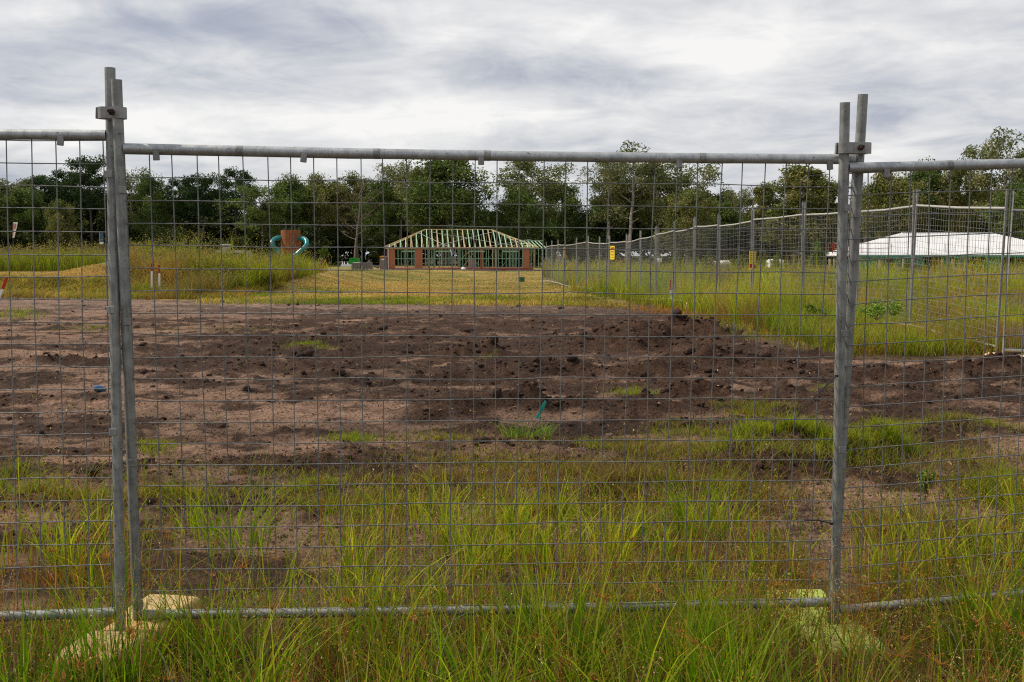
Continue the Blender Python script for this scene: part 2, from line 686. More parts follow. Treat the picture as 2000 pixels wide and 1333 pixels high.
# ================================================================== ground
DIRT = [(-900, 578), (0, 581), (250, 583), (420, 588), (620, 591), (1000, 593), (1120, 596), (1230, 604), (1330, 616),
        (1420, 640), (1500, 668), (1590, 690), (1660, 696), (1800, 702), (2000, 703), (2900, 706), (2900, 1000),
        (2000, 1010), (1850, 1090), (1700, 1160), (1500, 1140), (1300, 1120), (1000, 1120), (800, 1120), (500, 1180),
        (200, 1230), (0, 1240), (-900, 1240)]
_dp = ground_pt(np.array([p[0] for p in DIRT]), np.array([p[1] for p in DIRT]))
DIRT_W = [(p[0], p[1]) for p in _dp]

# loose heaps and ridges: (px, py of the foot, width px, height px, darkness)
HEAPS = [(1295, 678, 270, 46, 1), (1440, 694, 260, 22, 1), (940, 694, 190, 28, 1), (1060, 736, 330, 26, 1), (890, 744, 150, 22, .9),
         (1230, 742, 200, 36, 1), (1340, 738, 180, 28, 1), (1500, 722, 260, 24, 1), (1720, 738, 380, 30, 1), (1900, 722, 280, 26, 1),
         (1010, 806, 320, 44, 1), (870, 818, 110, 22, .9), (1230, 806, 300, 36, 1), (1370, 784, 240, 34, 1), (1130, 812, 160, 34, 1), (1520, 776, 220, 16, .9),
         (1720, 774, 280, 12, .7), (1940, 766, 160, 12, .7), (90, 712, 260, 28, .9), (20, 752, 150, 18, 1), (210, 690, 220, 12, .7), (430, 690, 250, 18, .95),
         (570, 672, 220, 14, .9), (660, 646, 170, 10, .8), (340, 660, 180, 8, .6), (640, 738, 130, 18, .9), (480, 735, 240, 8, .5),
         (130, 640, 240, 8, .5), (330, 640, 260, 7, .5), (60, 615, 200, 5, .4), (760, 690, 160, 10, .8), (720, 640, 300, 6, .6), (1150, 640, 500, 6, .7),
         (150, 930, 320, 24, .8), (90, 1005, 300, 38, .9), (560, 912, 420, 14, .7), (420, 1000, 520, 28, .85), (720, 905, 320, 22, .7),
         (1010, 890, 420, 26, .7), (900, 965, 360, 20, .6), (1190, 985, 420, 40, .6), (1560, 925, 250, 78, .8), (1720, 905, 180, 56, .7), (1860, 850, 300, 22, .5),
         (330, 870, 200, 10, .5), (560, 850, 300, 8, .4), (1450, 840, 240, 18, .4), (250, 790, 300, 7, .4), (950, 850, 220, 14, .6)]
_hc = ground_pt(np.array([h[0] for h in HEAPS], float), np.array([h[1] for h in HEAPS], float))
HEAP_W = []
HUMP = [i for i, h in enumerate(HEAPS) if h[0] == 1560][0]
for h, p in zip(HEAPS, _hc):
    sc = p[1] / F
    rx = h[2] * sc * 0.5
    hz = h[3] * sc * (0.95 if h[3] > 40 else 0.78)
    rx *= 1.18
    ry = max(0.22, hz * 1.7)
    if h[0] < 800 and h[1] < 860:
        hz *= .6
    HEAP_W.append((p[0], p[1] + ry * 0.55, rx, ry, hz, h[4]))


def masks(x, y):
    """dirt (1 = bare), dark (loose moist soil), heap height"""
    jx = x + 0.9 * fbm(x * .35, y * .35, 3, 40) * np.clip(y / 20, .15, 1.5)
    jy = y + 2.2 * fbm(x * .45 + 9, y * .3, 3, 41) * np.clip(y / 28, .05, 1)
    dirt = in_poly(jx, jy, DIRT_W).astype(float)
    hh = np.zeros_like(x)
    dk = np.zeros_like(x)
    wx = x + (0.15 + .035 * np.clip(y, 3, 28)) * fbm(x * 1.5, y * 1.6, 4, 21, .6)
    wy = y + (0.10 + .030 * np.clip(y, 3, 28)) * fbm(x * 1.1 + 4, y * 1.8, 4, 22, .6)
    for (cx, cy, rx, ry, hz, d) in HEAP_W:
        q = ((wx - cx) / rx) ** 2 + ((wy - cy) / ry) ** 2
        g = np.where(q < 6, np.exp(-q * 1.5), 0)
        hh = np.maximum(hh, hz * g)
        dk = np.maximum(dk, d * np.where(q < 9, np.exp(-q * 0.55), 0))
    # long graded streaks left by the blade, running across the view
    st = fbm(x * .16 + 3, y * 1.15, 4, 60, .6)
    st2 = fbm(x * .5, y * .9, 4, 66, .6)
    mid = np.exp(-((x - 1.0) / 4.6) ** 2) * sstep(9.5, 13, y) * (1 - sstep(24, 30, y))
    st3 = fbm(x * 1.7, y * 2.6, 5, 70, .7)
    dk = np.maximum(dk, np.clip(0.40 + 1.4 * st + 1.0 * st2 + 1.9 * st3, 0, 1) * 0.82)
    dk = np.clip(dk + 0.55 * mid, 0, 1)
    dk = dk * sstep(5.0, 6.5, y) + dk * .7 * (1 - sstep(5.0, 6.5, y))
    return dirt, dk * dirt, hh * dirt


RUTS = [[(380, 775), (560, 752), (700, 712), (800, 668), (870, 630), (930, 606)], [(1050, 615), (1230, 655), (1420, 700), (1700, 755), (2100, 775)],
        [(-60, 700), (300, 668), (640, 652), (1000, 640)], [(250, 640), (700, 628), (1200, 640)], [(1000, 770), (1300, 765), (1700, 768), (2100, 752)]]
RUT_W = []
for r_ in RUTS:
    q_ = ground_pt(np.array([p[0] for p in r_], float), np.array([p[1] for p in r_], float))[:, :2]
    RUT_W.append(q_)


def rut_field(x, y):
    """wheel and track marks pressed into the soil: depth profile along a few curved passes"""
    out_ = np.zeros_like(x)
    sel = (y > 6) & (y < 30) & (np.abs(x) < 16)
    xs, ys_ = x[sel], y[sel]
    acc = np.zeros_like(xs)
    for q in RUT_W:
        best = np.full(xs.shape, 99.0)
        along = np.zeros_like(xs)
        s0 = 0.0
        for a, b in zip(q[:-1], q[1:]):
            d = b - a
            ln = math.hypot(*d)
            d = d / ln
            t = np.clip((xs - a[0]) * d[0] + (ys_ - a[1]) * d[1], 0, ln)
            cx, cy = a[0] + d[0] * t, a[1] + d[1] * t
            sd = (xs - cx) * -d[1] + (ys_ - cy) * d[0]
            dist = np.hypot(xs - cx, ys_ - cy)
            m_ = dist < np.abs(best)
            best = np.where(m_, np.sign(sd) * dist, best)
            along = np.where(m_, s0 + t, along)
            s0 += ln
        w = np.abs(np.abs(best) - .85)
        tread = np.sin(along * 2 * math.pi / .24) * .010 * (w < .17)
        prof = np.where(w < .22, -.022 * np.cos(np.clip(w / .22, 0, 1) * math.pi / 2) + tread * .8, .022 * np.exp(-((w - .30) / .09) ** 2))
        acc = np.where(np.abs(best) < 1.7, acc + prof * (.65 + .9 * vnoise(along * .7, best * 0 + 3, 77)), acc)
    out_[sel] = acc
    return out_


def zfull(x, y, m=None):
    dirt, dk, hh = m if m is not None else masks(x, y)
    z = zbase(x, y) + hh
    near = 1 - sstep(28, 45, y)
    rough = fbm(x * 3.2, y * 3.2, 5, 80, .6)
    ridg = np.abs(fbm(x * 1.4, y * 2.6, 4, 90, .55))
    z = z + near * dirt * (dk * (0.030 * rough + 0.020 * (ridg - .15) + .022 * fbm(x * 9, y * 9, 3, 84, .6)) + 0.020 * rough + 0.02 * fbm(x * .7, y * 2.2, 3, 95))
    z = z + dirt * rut_field(np.asarray(x, float), np.asarray(y, float))
    z = z + hh * (0.70 * fbm(x * 2.6, y * 3.0, 5, 97, .65))
    z = z + (1 - dirt) * (0.04 * fbm(x * 1.1, y * 1.1, 3, 99) * sstep(2, 5, y))
    return z


def ground_cols(x, y, m):
    dirt, dk, hh = m
    light = np.array((.215, .132, .090))
    dark = np.array((.053, .0285, .0180))
    a = sstep(.08, .72, dk + .55 * fbm(x * 1.6, y * 2.6, 5, 120, .7))[:, None]
    c = light * (1 - a) + dark * a
    c = c * (1 + .5 * fbm(x * .7, y * 1.5, 4, 130, .6))[:, None]
    # greyer crust towards the far edge
    g = (sstep(20, 27, y) * .35)[:, None]
    c = c * (1 - g) + g * np.array((.24, .175, .14)) * (1 + .4 * fbm(x * .3, y * 1.4, 3, 133))[:, None]
    thatch = np.array((.105, .070, .038)) * (1 + .6 * fbm(x * 1.5, y * 1.5, 3, 140))[:, None]
    gold = np.array((.30, .21, .065)) * (1 + .45 * fbm(x * .4, y * .8, 4, 150, .6))[:, None]
    green = np.array((.105, .13, .025))
    k = sstep(-.12, .3, fbm(x * .22, y * .5, 4, 160, .6) + .05)[:, None]
    gold = gold * (1 - .75 * k) + green * .75 * k
    fm = sstep(26, 31, y)[:, None]
    off = thatch * (1 - fm) + gold * fm
    far = sstep(150, 185, y)[:, None]
    off = off * (1 - far) + far * np.array((.035, .035, .015))
    d = dirt[:, None]
    return c * d + off * (1 - d)


def build_ground():
    ys = [-60, -40, -25, -15, -8, -4, -2, -0.5, 0.8, 1.8, 2.5]
    y = 2.8
    while y < 62:
        ys.append(y)
        y += 0.0062 * y if y < 36 else 0.011 * y
    while y < 3200:
        ys.append(y)
        y *= 1.09
    ys.append(4000)
    us = np.linspace(-1, 1, 760)
    us = np.concatenate([[-8, -4, -2.4, -1.7, -1.35, -1.15], us, [1.15, 1.35, 1.7, 2.4, 4, 8]])
    ys = np.array(ys)
    w = np.maximum(2.6, 0.60 * np.abs(ys) + 0.6)
    X = us[None, :] * w[:, None]
    Y = np.repeat(ys[:, None], len(us), 1)
    x = X.ravel()
    yy = Y.ravel()
    m = masks(x, yy)
    z = zfull(x, yy, m)
    c = ground_cols(x, yy, m)
    V = np.stack([x, yy, z], 1)
    r, k = X.shape
    idx = np.arange(r * k).reshape(r, k)
    Q = np.stack([idx[:-1, :-1].ravel(), idx[:-1, 1:].ravel(), idx[1:, 1:].ravel(), idx[1:, :-1].ravel()], 1)
    o = raw_mesh('ground', V, Q, M_soil, np.clip(c, 0.004, 1), smooth=True)
    tag(o, 'graded building lot of pale crust and dark loose soil with grassy surrounds', None, None, 'structure')


build_ground()


def gz(x, y):
    x = np.atleast_1d(np.asarray(x, float))
    y = np.atleast_1d(np.asarray(y, float))
    return zfull(x, y)


# ---- clods of loose soil
def build_clods():
    px = rng.uniform(-150, 2150, 110000)
    py = 585 + (1050 - 585) * rng.uniform(0, 1, 110000) ** 1.1
    P = ground_pt(px, py)
    ok = np.isfinite(P[:, 1]) & (P[:, 1] < 30)
    P = P[ok]
    m = masks(P[:, 0], P[:, 1])
    pr = (np.clip(m[1] - .5, 0, 1) * 0.25 + np.clip(m[2] * 4, 0, .8) * .6 + 0.012 * m[0]) * (1 - .75 * sstep(18, 25, P[:, 1]))
    keep = rng.uniform(0, 1, len(P)) < pr * .9
    P = P[keep][:16000]
    dk = m[1][keep][:16000]
    hh = m[2][keep][:16000]
    n = len(P)
    bm = bmesh.new()
    bmesh.ops.create_icosphere(bm, subdivisions=1, radius=1)
    bv = np.array([v.co[:] for v in bm.verts])
    bf = np.array([[v.index for v in f.verts] for f in bm.faces])
    bm.free()
    r = P[:, 1] / F * rng.lognormal(0.55, .6, n) * 1.05
    big = rng.uniform(0, 1, n) < .03
    r = np.where(big & (hh > .04), r * 2.4, r * np.where(hh > .05, 1.3, 1))
    r = np.clip(r, .006, .13)
    jit = rng.normal(1, .20, (n, len(bv)))[:, :, None]
    sc = rng.uniform(.7, 1.3, (n, 1, 3)) * np.array((1.15, 1.0, .75))
    ang = rng.uniform(0, 6.28, n)
    V = bv[None] * jit * sc * r[:, None, None]
    ca, sa = np.cos(ang)[:, None], np.sin(ang)[:, None]
    V = np.stack([V[..., 0] * ca - V[..., 1] * sa, V[..., 0] * sa + V[..., 1] * ca, V[..., 2]], -1)
    zz = zfull(P[:, 0], P[:, 1])
    V += np.stack([P[:, 0], P[:, 1], zz + r * .25], 1)[:, None, :]
    Q = (bf[None] + (np.arange(n) * len(bv))[:, None, None]).reshape(-1, 3)
    a = sstep(.25, .6, dk)[:, None]
    col = np.array((.17, .112, .082)) * (1 - a) + np.array((.058, .034, .025)) * a
    col = col * rng.uniform(.7, 1.5, (n, 1))
    o = raw_mesh('soil_clods', V.reshape(-1, 3), Q, M_soil, np.repeat(col, len(bv), 0), smooth=False)
    tag(o, 'dark clods and crumbs lying over the loose soil ridges', None, None, 'stuff')


build_clods()


# ================================================================== grass
def ribbons(P, h, w, lean, az, col, segs=4, tipcol=None, droop=0.0, face=None):
    """ribbon blades: P (n,3) feet, h height, w width, lean = sideways reach as part of h, az = lean direction"""
    n = len(P)
    t = np.linspace(0, 1, segs + 1)[None, :]
    h = np.asarray(h)[:, None]
    lean = np.asarray(lean)[:, None]
    reach = h * lean * t ** 1.9
    up = h * (t - droop * t ** 3 * lean - 0.30 * np.clip(lean, 0, 1.2) * t ** 2)
    dx = np.cos(az)[:, None]
    dy = np.sin(az)[:, None]
    C = np.stack([P[:, 0:1] + reach * dx, P[:, 1:2] + reach * dy, P[:, 2:3] + up], -1)
    fa = rng.uniform(-1.0, 1.0, n) if face is None else face       # ribbons turned mostly flat to the south/north
    sx = np.stack([np.cos(fa), np.sin(fa), np.zeros(n)], -1)[:, None, :]
    wd = (np.asarray(w)[:, None] * (1 - 0.96 * t ** 1.6) * (0.75 + .5 * np.minimum(t * 3, 1) * (1 - t)))[..., None] * 0.5
    V = np.stack([C - sx * wd, C + sx * wd], 2).reshape(n, -1, 3)
    k = 2 * (segs + 1)
    base = []
    for i in range(segs):
        base.append((2 * i, 2 * i + 1, 2 * i + 3, 2 * i + 2))
    Q = (np.array(base)[None] + (np.arange(n) * k)[:, None, None]).reshape(-1, 4)
    if tipcol is None:
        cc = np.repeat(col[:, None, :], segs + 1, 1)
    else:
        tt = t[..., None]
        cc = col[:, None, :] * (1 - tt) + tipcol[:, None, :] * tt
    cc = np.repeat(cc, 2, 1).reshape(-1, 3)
    return V.reshape(-1, 3), Q, cc


def flecks(P, size, col):
    """tiny seeds / florets / leaflets: one small tilted quad each"""
    n = len(P)
    a = rng.normal(size=(n, 3))
    a /= np.linalg.norm(a, axis=1)[:, None]
    b = rng.normal(size=(n, 3))
    b -= a * (a * b).sum(1)[:, None]
    b /= np.linalg.norm(b, axis=1)[:, None]
    s = np.asarray(size)[:, None]
    V = np.stack([P - a * s, P + b * s * .4, P + a * s, P - b * s * .4], 1).reshape(-1, 3)
    Q = np.arange(4 * n).reshape(-1, 4)
    return V, Q, np.repeat(col, 4, 0)


class Heap:
    def __init__(self):
        self.V, self.Q, self.C, self.n = [], [], [], 0

    def add(self, t):
        V, Q, C = t
        self.V.append(V)
        self.Q.append(Q + self.n)
        self.C.append(C)
        self.n += len(V)

    def build(self, name, mat, parent=None):
        return raw_mesh(name, np.concatenate(self.V), np.concatenate(self.Q), mat, np.clip(np.concatenate(self.C), .002, 1), parent=parent)


GREENS = np.array([(.14, .205, .012), (.20, .25, .016), (.27, .275, .022), (.10, .155, .014), (.32, .285, .032)])
RUSTS = np.array([(.34, .14, .025), (.27, .11, .03), (.40, .20, .04), (.21, .10, .035)])
STRAWS = np.array([(.40, .29, .14), (.31, .22, .11), (.47, .37, .19), (.23, .155, .075)])


BRIGHT = np.array([(.20, .26, .016), (.16, .24, .014), (.24, .27, .03)])
DEEP = np.array([(.11, .195, .009), (.155, .235, .011), (.08, .15, .009)])


def pick(pal, n, jitter=.2):
    c = pal[rng.integers(0, len(pal), n)]
    return c * rng.uniform(1 - jitter, 1 + jitter, (n, 1))


def scatter_px(n, x0, x1, y0, y1, poly=None, dmax=400):
    px = rng.uniform(x0, x1, n)
    py = rng.uniform(y0, y1, n)
    if poly is not None:
        k = in_poly(px, py, poly)
        px, py = px[k], py[k]
    P = ground_pt(px, py)
    ok = np.isfinite(P[:, 1]) & (P[:, 1] < dmax)
    P = P[ok]
    P[:, 2] = zfull(P[:, 0], P[:, 1])
    return P, px[ok], py[ok]


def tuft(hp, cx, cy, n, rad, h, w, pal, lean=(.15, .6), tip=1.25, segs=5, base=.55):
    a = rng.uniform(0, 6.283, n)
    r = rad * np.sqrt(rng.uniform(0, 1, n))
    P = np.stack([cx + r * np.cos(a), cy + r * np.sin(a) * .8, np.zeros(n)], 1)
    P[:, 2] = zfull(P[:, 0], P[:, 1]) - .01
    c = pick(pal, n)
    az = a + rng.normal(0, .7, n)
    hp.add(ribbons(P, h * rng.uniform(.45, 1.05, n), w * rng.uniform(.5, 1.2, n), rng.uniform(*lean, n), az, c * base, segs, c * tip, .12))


def verge_density(x, y):
    P_ = np.stack([x, y, zbase(x, y)], -1)
    px, py = topx(P_)
    front = 1 - sstep(3.65, 4.05, y)
    mid = sstep(560, 700, px) * (1 - sstep(1500, 1600, px)) * sstep(930, 1070, py) * (.55 + .9 * np.clip(fbm(x * 1.1, y * 1.1, 3, 260) + .25, 0, 1))
    right = sstep(1640, 1700, px) * sstep(960, 1080, py) * .7
    left = sstep(420, 300, px) * .10 + sstep(330, 250, px) * sstep(60, 120, px) * sstep(1030, 1090, py) * .5
    gap = sstep(60, 20, px) * .3
    return np.clip(np.maximum.reduce([front * (1 - gap), mid * .62, right, left]), 0, 1)


def clear_feet(x, y, p):
    f = ((x > .86) & (x < 1.36) & (y > 2.9) & (y < 4.15)) | ((x > -1.52) & (x < -1.12) & (y > 3.0) & (y < 4.0))
    return ~(f & (rng.uniform(0, 1, len(x)) < p))


def build_verge():
    """tall grass of the verge in front of and just behind the near fence"""
    hp = Heap()
    fine = Heap()
    # fine brown understory: creeping runners, dead stems, thatch
    n = 120000
    x = rng.uniform(-2.9, 2.9, n)
    y = 2.75 + 3.2 * rng.uniform(0, 1, n) ** 1.25
    dens = sstep(-.30, .40, fbm(x * 1.6, y * 1.6, 4, 200, .6) + .85 * verge_density(x, y) - .55)
    k = rng.uniform(0, 1, n) < dens
    x, y = x[k], y[k]
    k = clear_feet(x, y, .35)
    x, y = x[k], y[k]
    n = len(x)
    P = np.stack([x, y, zfull(x, y)], 1)
    kind = rng.uniform(0, 1, n)
    c = np.where((kind < .38)[:, None], pick(STRAWS, n) * .65, np.where((kind < .60)[:, None], pick(RUSTS, n) * .75, pick(GREENS, n) * .6))
    fine.add(ribbons(P, rng.uniform(.03, .17, n), rng.uniform(.0020, .0042, n), rng.uniform(.3, 1.9, n), rng.uniform(0, 6.283, n), c, 3))
    # clumped upright blades
    nc = 430
    cx = rng.uniform(-2.7, 2.7, nc)
    cy = rng.uniform(2.55, 5.4, nc)
    # thicker to the centre-right and around the left block, thin at far left/right centre
    d = 0.30 + .7 * np.exp(-((cx - .75) / .75) ** 2) + .35 * np.exp(-((cx + .2) / .5) ** 2) + .35 * np.exp(-((cx - 2.1) / .5) ** 2)
    d = (d + .45 * np.exp(-((cy - 3.42) / .16) ** 2)) * (.06 + .94 * verge_density(cx, cy))
    k = rng.uniform(0, 1, nc) < d
    for (a, b) in zip(cx[k], cy[k]):
        m = int(rng.integers(12, 40))
        if (.84 < a < 1.42 and b < 4.1) or (-1.52 < a < -1.1 and b < 3.9):
            continue
        near = b < 3.6
        hgt = rng.uniform(.28, .60) * (1.0 if near else .72)
        pal = np.concatenate([DEEP, GREENS[:3], GREENS[1:3] * 1.1]) if near else GREENS[1:]
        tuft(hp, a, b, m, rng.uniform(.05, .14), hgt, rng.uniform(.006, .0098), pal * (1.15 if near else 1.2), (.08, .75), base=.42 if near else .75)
    # loose single blades everywhere
    n = 8500
    x = rng.uniform(-2.8, 2.8, n)
    y = rng.uniform(2.6, 5.9, n)
    k = rng.uniform(0, 1, n) < (.32 + .68 * sstep(-.1, .3, fbm(x * 1.2, y * 1.2, 3, 210) + .14)) * (.03 + .97 * verge_density(x, y))
    x, y = x[k], y[k]
    k = clear_feet(x, y, .35)
    x, y = x[k], y[k]
    n = len(x)
    P = np.stack([x, y, zfull(x, y)], 1)
    c = np.where((y > 3.75)[:, None], pick(np.concatenate([GREENS[1:], BRIGHT]), n), pick(GREENS, n) * .85)
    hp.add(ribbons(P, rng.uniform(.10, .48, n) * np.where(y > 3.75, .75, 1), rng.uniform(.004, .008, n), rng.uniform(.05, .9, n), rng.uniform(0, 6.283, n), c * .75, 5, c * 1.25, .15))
    # long fallen straws matted over the ground
    n = 9000
    x = rng.uniform(-2.8, 2.8, n)
    y = 2.7 + 2.4 * rng.uniform(0, 1, n) ** 1.3
    k = rng.uniform(0, 1, n) < verge_density(x, y)
    x, y = x[k], y[k]
    n = len(x)
    P = np.stack([x, y, zfull(x, y) + rng.uniform(.0, .06, n)], 1)
    hh = rng.uniform(.015, .05, n)
    c = np.where((rng.uniform(0, 1, n) < .7)[:, None], pick(STRAWS, n) * .8, pick(RUSTS, n) * .7)
    fine.add(ribbons(P, hh, rng.uniform(.002, .0042, n), rng.uniform(.08, .26, n) / hh, rng.uniform(0, 6.283, n), c, 4, None, 0))
    # rusty clumps: many short orange stems from one root
    nc2 = 130
    cx2 = rng.uniform(-2.4, 2.8, nc2)
    cy2 = rng.uniform(2.8, 4.6, nc2)
    for (a, b) in zip(cx2, cy2):
        if rng.uniform(0, 1) > verge_density(np.array([a]), np.array([b]))[0]:
            continue
        tuft(fine, a, b, int(rng.integers(20, 60)), rng.uniform(.05, .14), rng.uniform(.10, .24), .0036, RUSTS, (.2, 1.1), 1.3, 4)
    # arching pale blades
    n = 120
    x = rng.uniform(-2.4, 2.4, n)
    y = rng.uniform(2.6, 3.6, n)
    P = np.stack([x, y, zfull(x, y)], 1)
    c = np.tile(np.array((.24, .30, .17)), (n, 1)) * rng.uniform(.7, 1.2, (n, 1))
    hp.add(ribbons(P, rng.uniform(.18, .36, n), rng.uniform(.005, .008, n), rng.uniform(.9, 1.6, n), rng.uniform(0, 6.283, n), c, 7, None, .30))
    # open seed heads on hair-thin stems
    n = 2600
    x = rng.uniform(-2.7, 2.7, n)
    y = rng.uniform(2.6, 5.0, n)
    k = rng.uniform(0, 1, n) < .1 + .9 * verge_density(x, y)
    x, y = x[k], y[k]
    n = len(x)
    P = np.stack([x, y, zfull(x, y)], 1)
    h = rng.uniform(.18, .52, n)
    az = rng.uniform(0, 6.283, n)
    ln = rng.uniform(.05, .5, n)
    kind = rng.uniform(0, 1, n)
    c = np.where((kind < .45)[:, None], pick(RUSTS, n), np.where((kind < .75)[:, None], pick(STRAWS, n), pick(GREENS, n)))
    fine.add(ribbons(P, h, np.full(n, .0028), ln, az, c, 4))
    tip = P + np.stack([h * ln * np.cos(az), h * ln * np.sin(az), h * (1 - .3 * ln)], 1)
    k = 16
    T = np.repeat(tip, k, 0)
    off = rng.normal(size=(n * k, 3)) * np.array((.026, .026, .038)) * np.repeat(rng.uniform(.4, 1.3, n), k)[:, None]
    off[:, 2] -= .02
    sc = np.repeat(c * 1.05, k, 0) * rng.uniform(.7, 1.3, (n * k, 1))
    fine.add(flecks(T + off, rng.uniform(.0022, .005, n * k), sc))
    # sedge heads: short rusty rays at the top of stiff stems
    n = 110
    x = rng.uniform(-2.4, 2.6, n)
    y = rng.uniform(2.65, 4.1, n)
    P = np.stack([x, y, zfull(x, y)], 1)
    h = rng.uniform(.16, .36, n)
    fine.add(ribbons(P, h, np.full(n, .0032), np.full(n, .1), rng.uniform(0, 6.283, n), pick(np.array([(.30, .20, .03), (.18, .19, .03)]), n), 3))
    k = 14
    T = np.repeat(P + np.stack([0 * h, 0 * h, h * .97], 1), k, 0)
    c = pick(RUSTS, n * k)
    fine.add(ribbons(T, rng.uniform(.012, .05, n * k), np.full(n * k, .0032), rng.uniform(.5, 3.2, n * k), rng.uniform(0, 6.283, n * k), c, 3))
    T2 = np.repeat(T, 3, 0) + rng.normal(0, .022, (n * k * 3, 3))
    fine.add(flecks(T2, rng.uniform(.002, .005, len(T2)), pick(RUSTS, len(T2))))
    # broad little weed leaves near the ground
    n = 5200
    x = rng.uniform(-2.8, 3.0, n)
    y = rng.uniform(2.8, 5.6, n)
    k = fbm(x * 1.7, y * 1.7, 3, 230) + .35 * (1 - sstep(3.6, 4.2, y)) > .18
    x, y = x[k], y[k]
    n = len(x)
    P = np.stack([x, y, zfull(x, y) + rng.uniform(.005, .16, n)], 1)
    kind = rng.uniform(0, 1, n)
    c = np.where((kind < .3)[:, None], pick(RUSTS, n) * 1.1, pick(GREENS, n))
    fine.add(flecks(P, rng.uniform(.004, .012, n), c))
    # drifts of upright weeds with reddish stems on the right verge
    n = 1700
    x = rng.uniform(.9, 3.2, n)
    y = rng.uniform(3.6, 5.4, n)
    k = (fbm(x * 1.5, y * 1.5, 3, 240) + .35 * (1 - sstep(3.8, 4.4, y)) + .25 * sstep(1.9, 2.4, x) > .14)
    x, y = x[k], y[k]
    n = len(x)
    P = np.stack([x, y, zfull(x, y)], 1)
    h = rng.uniform(.08, .30, n)
    az = rng.uniform(0, 6.283, n)
    ln = rng.uniform(.1, .5, n)
    fine.add(ribbons(P, h, np.full(n, .0026), ln, az, pick(RUSTS, n), 3))
    kk = 7
    tt = rng.uniform(.25, 1, (n, kk))
    X = P[:, None, :] + np.stack([(h * ln * np.cos(az))[:, None] * tt ** 1.9, (h * ln * np.sin(az))[:, None] * tt ** 1.9, h[:, None] * tt], -1)
    X = X.reshape(-1, 3) + rng.normal(0, .012, (n * kk, 3))
    c = np.where((rng.uniform(0, 1, n * kk) < .45)[:, None], pick(RUSTS, n * kk), pick(GREENS, n * kk) * 1.2)
    fine.add(flecks(X, rng.uniform(.004, .010, n * kk), c))
    o = hp.build('verge_grass', M_grass)
    tag(o, 'tall green grass blades growing along the foot of the near fence', None, None, 'stuff')
    o = fine.build('verge_weeds', M_dry)
    tag(o, 'fine rusty and straw coloured weeds, seed heads and thatch under the near fence', None, None, 'stuff')


build_verge()


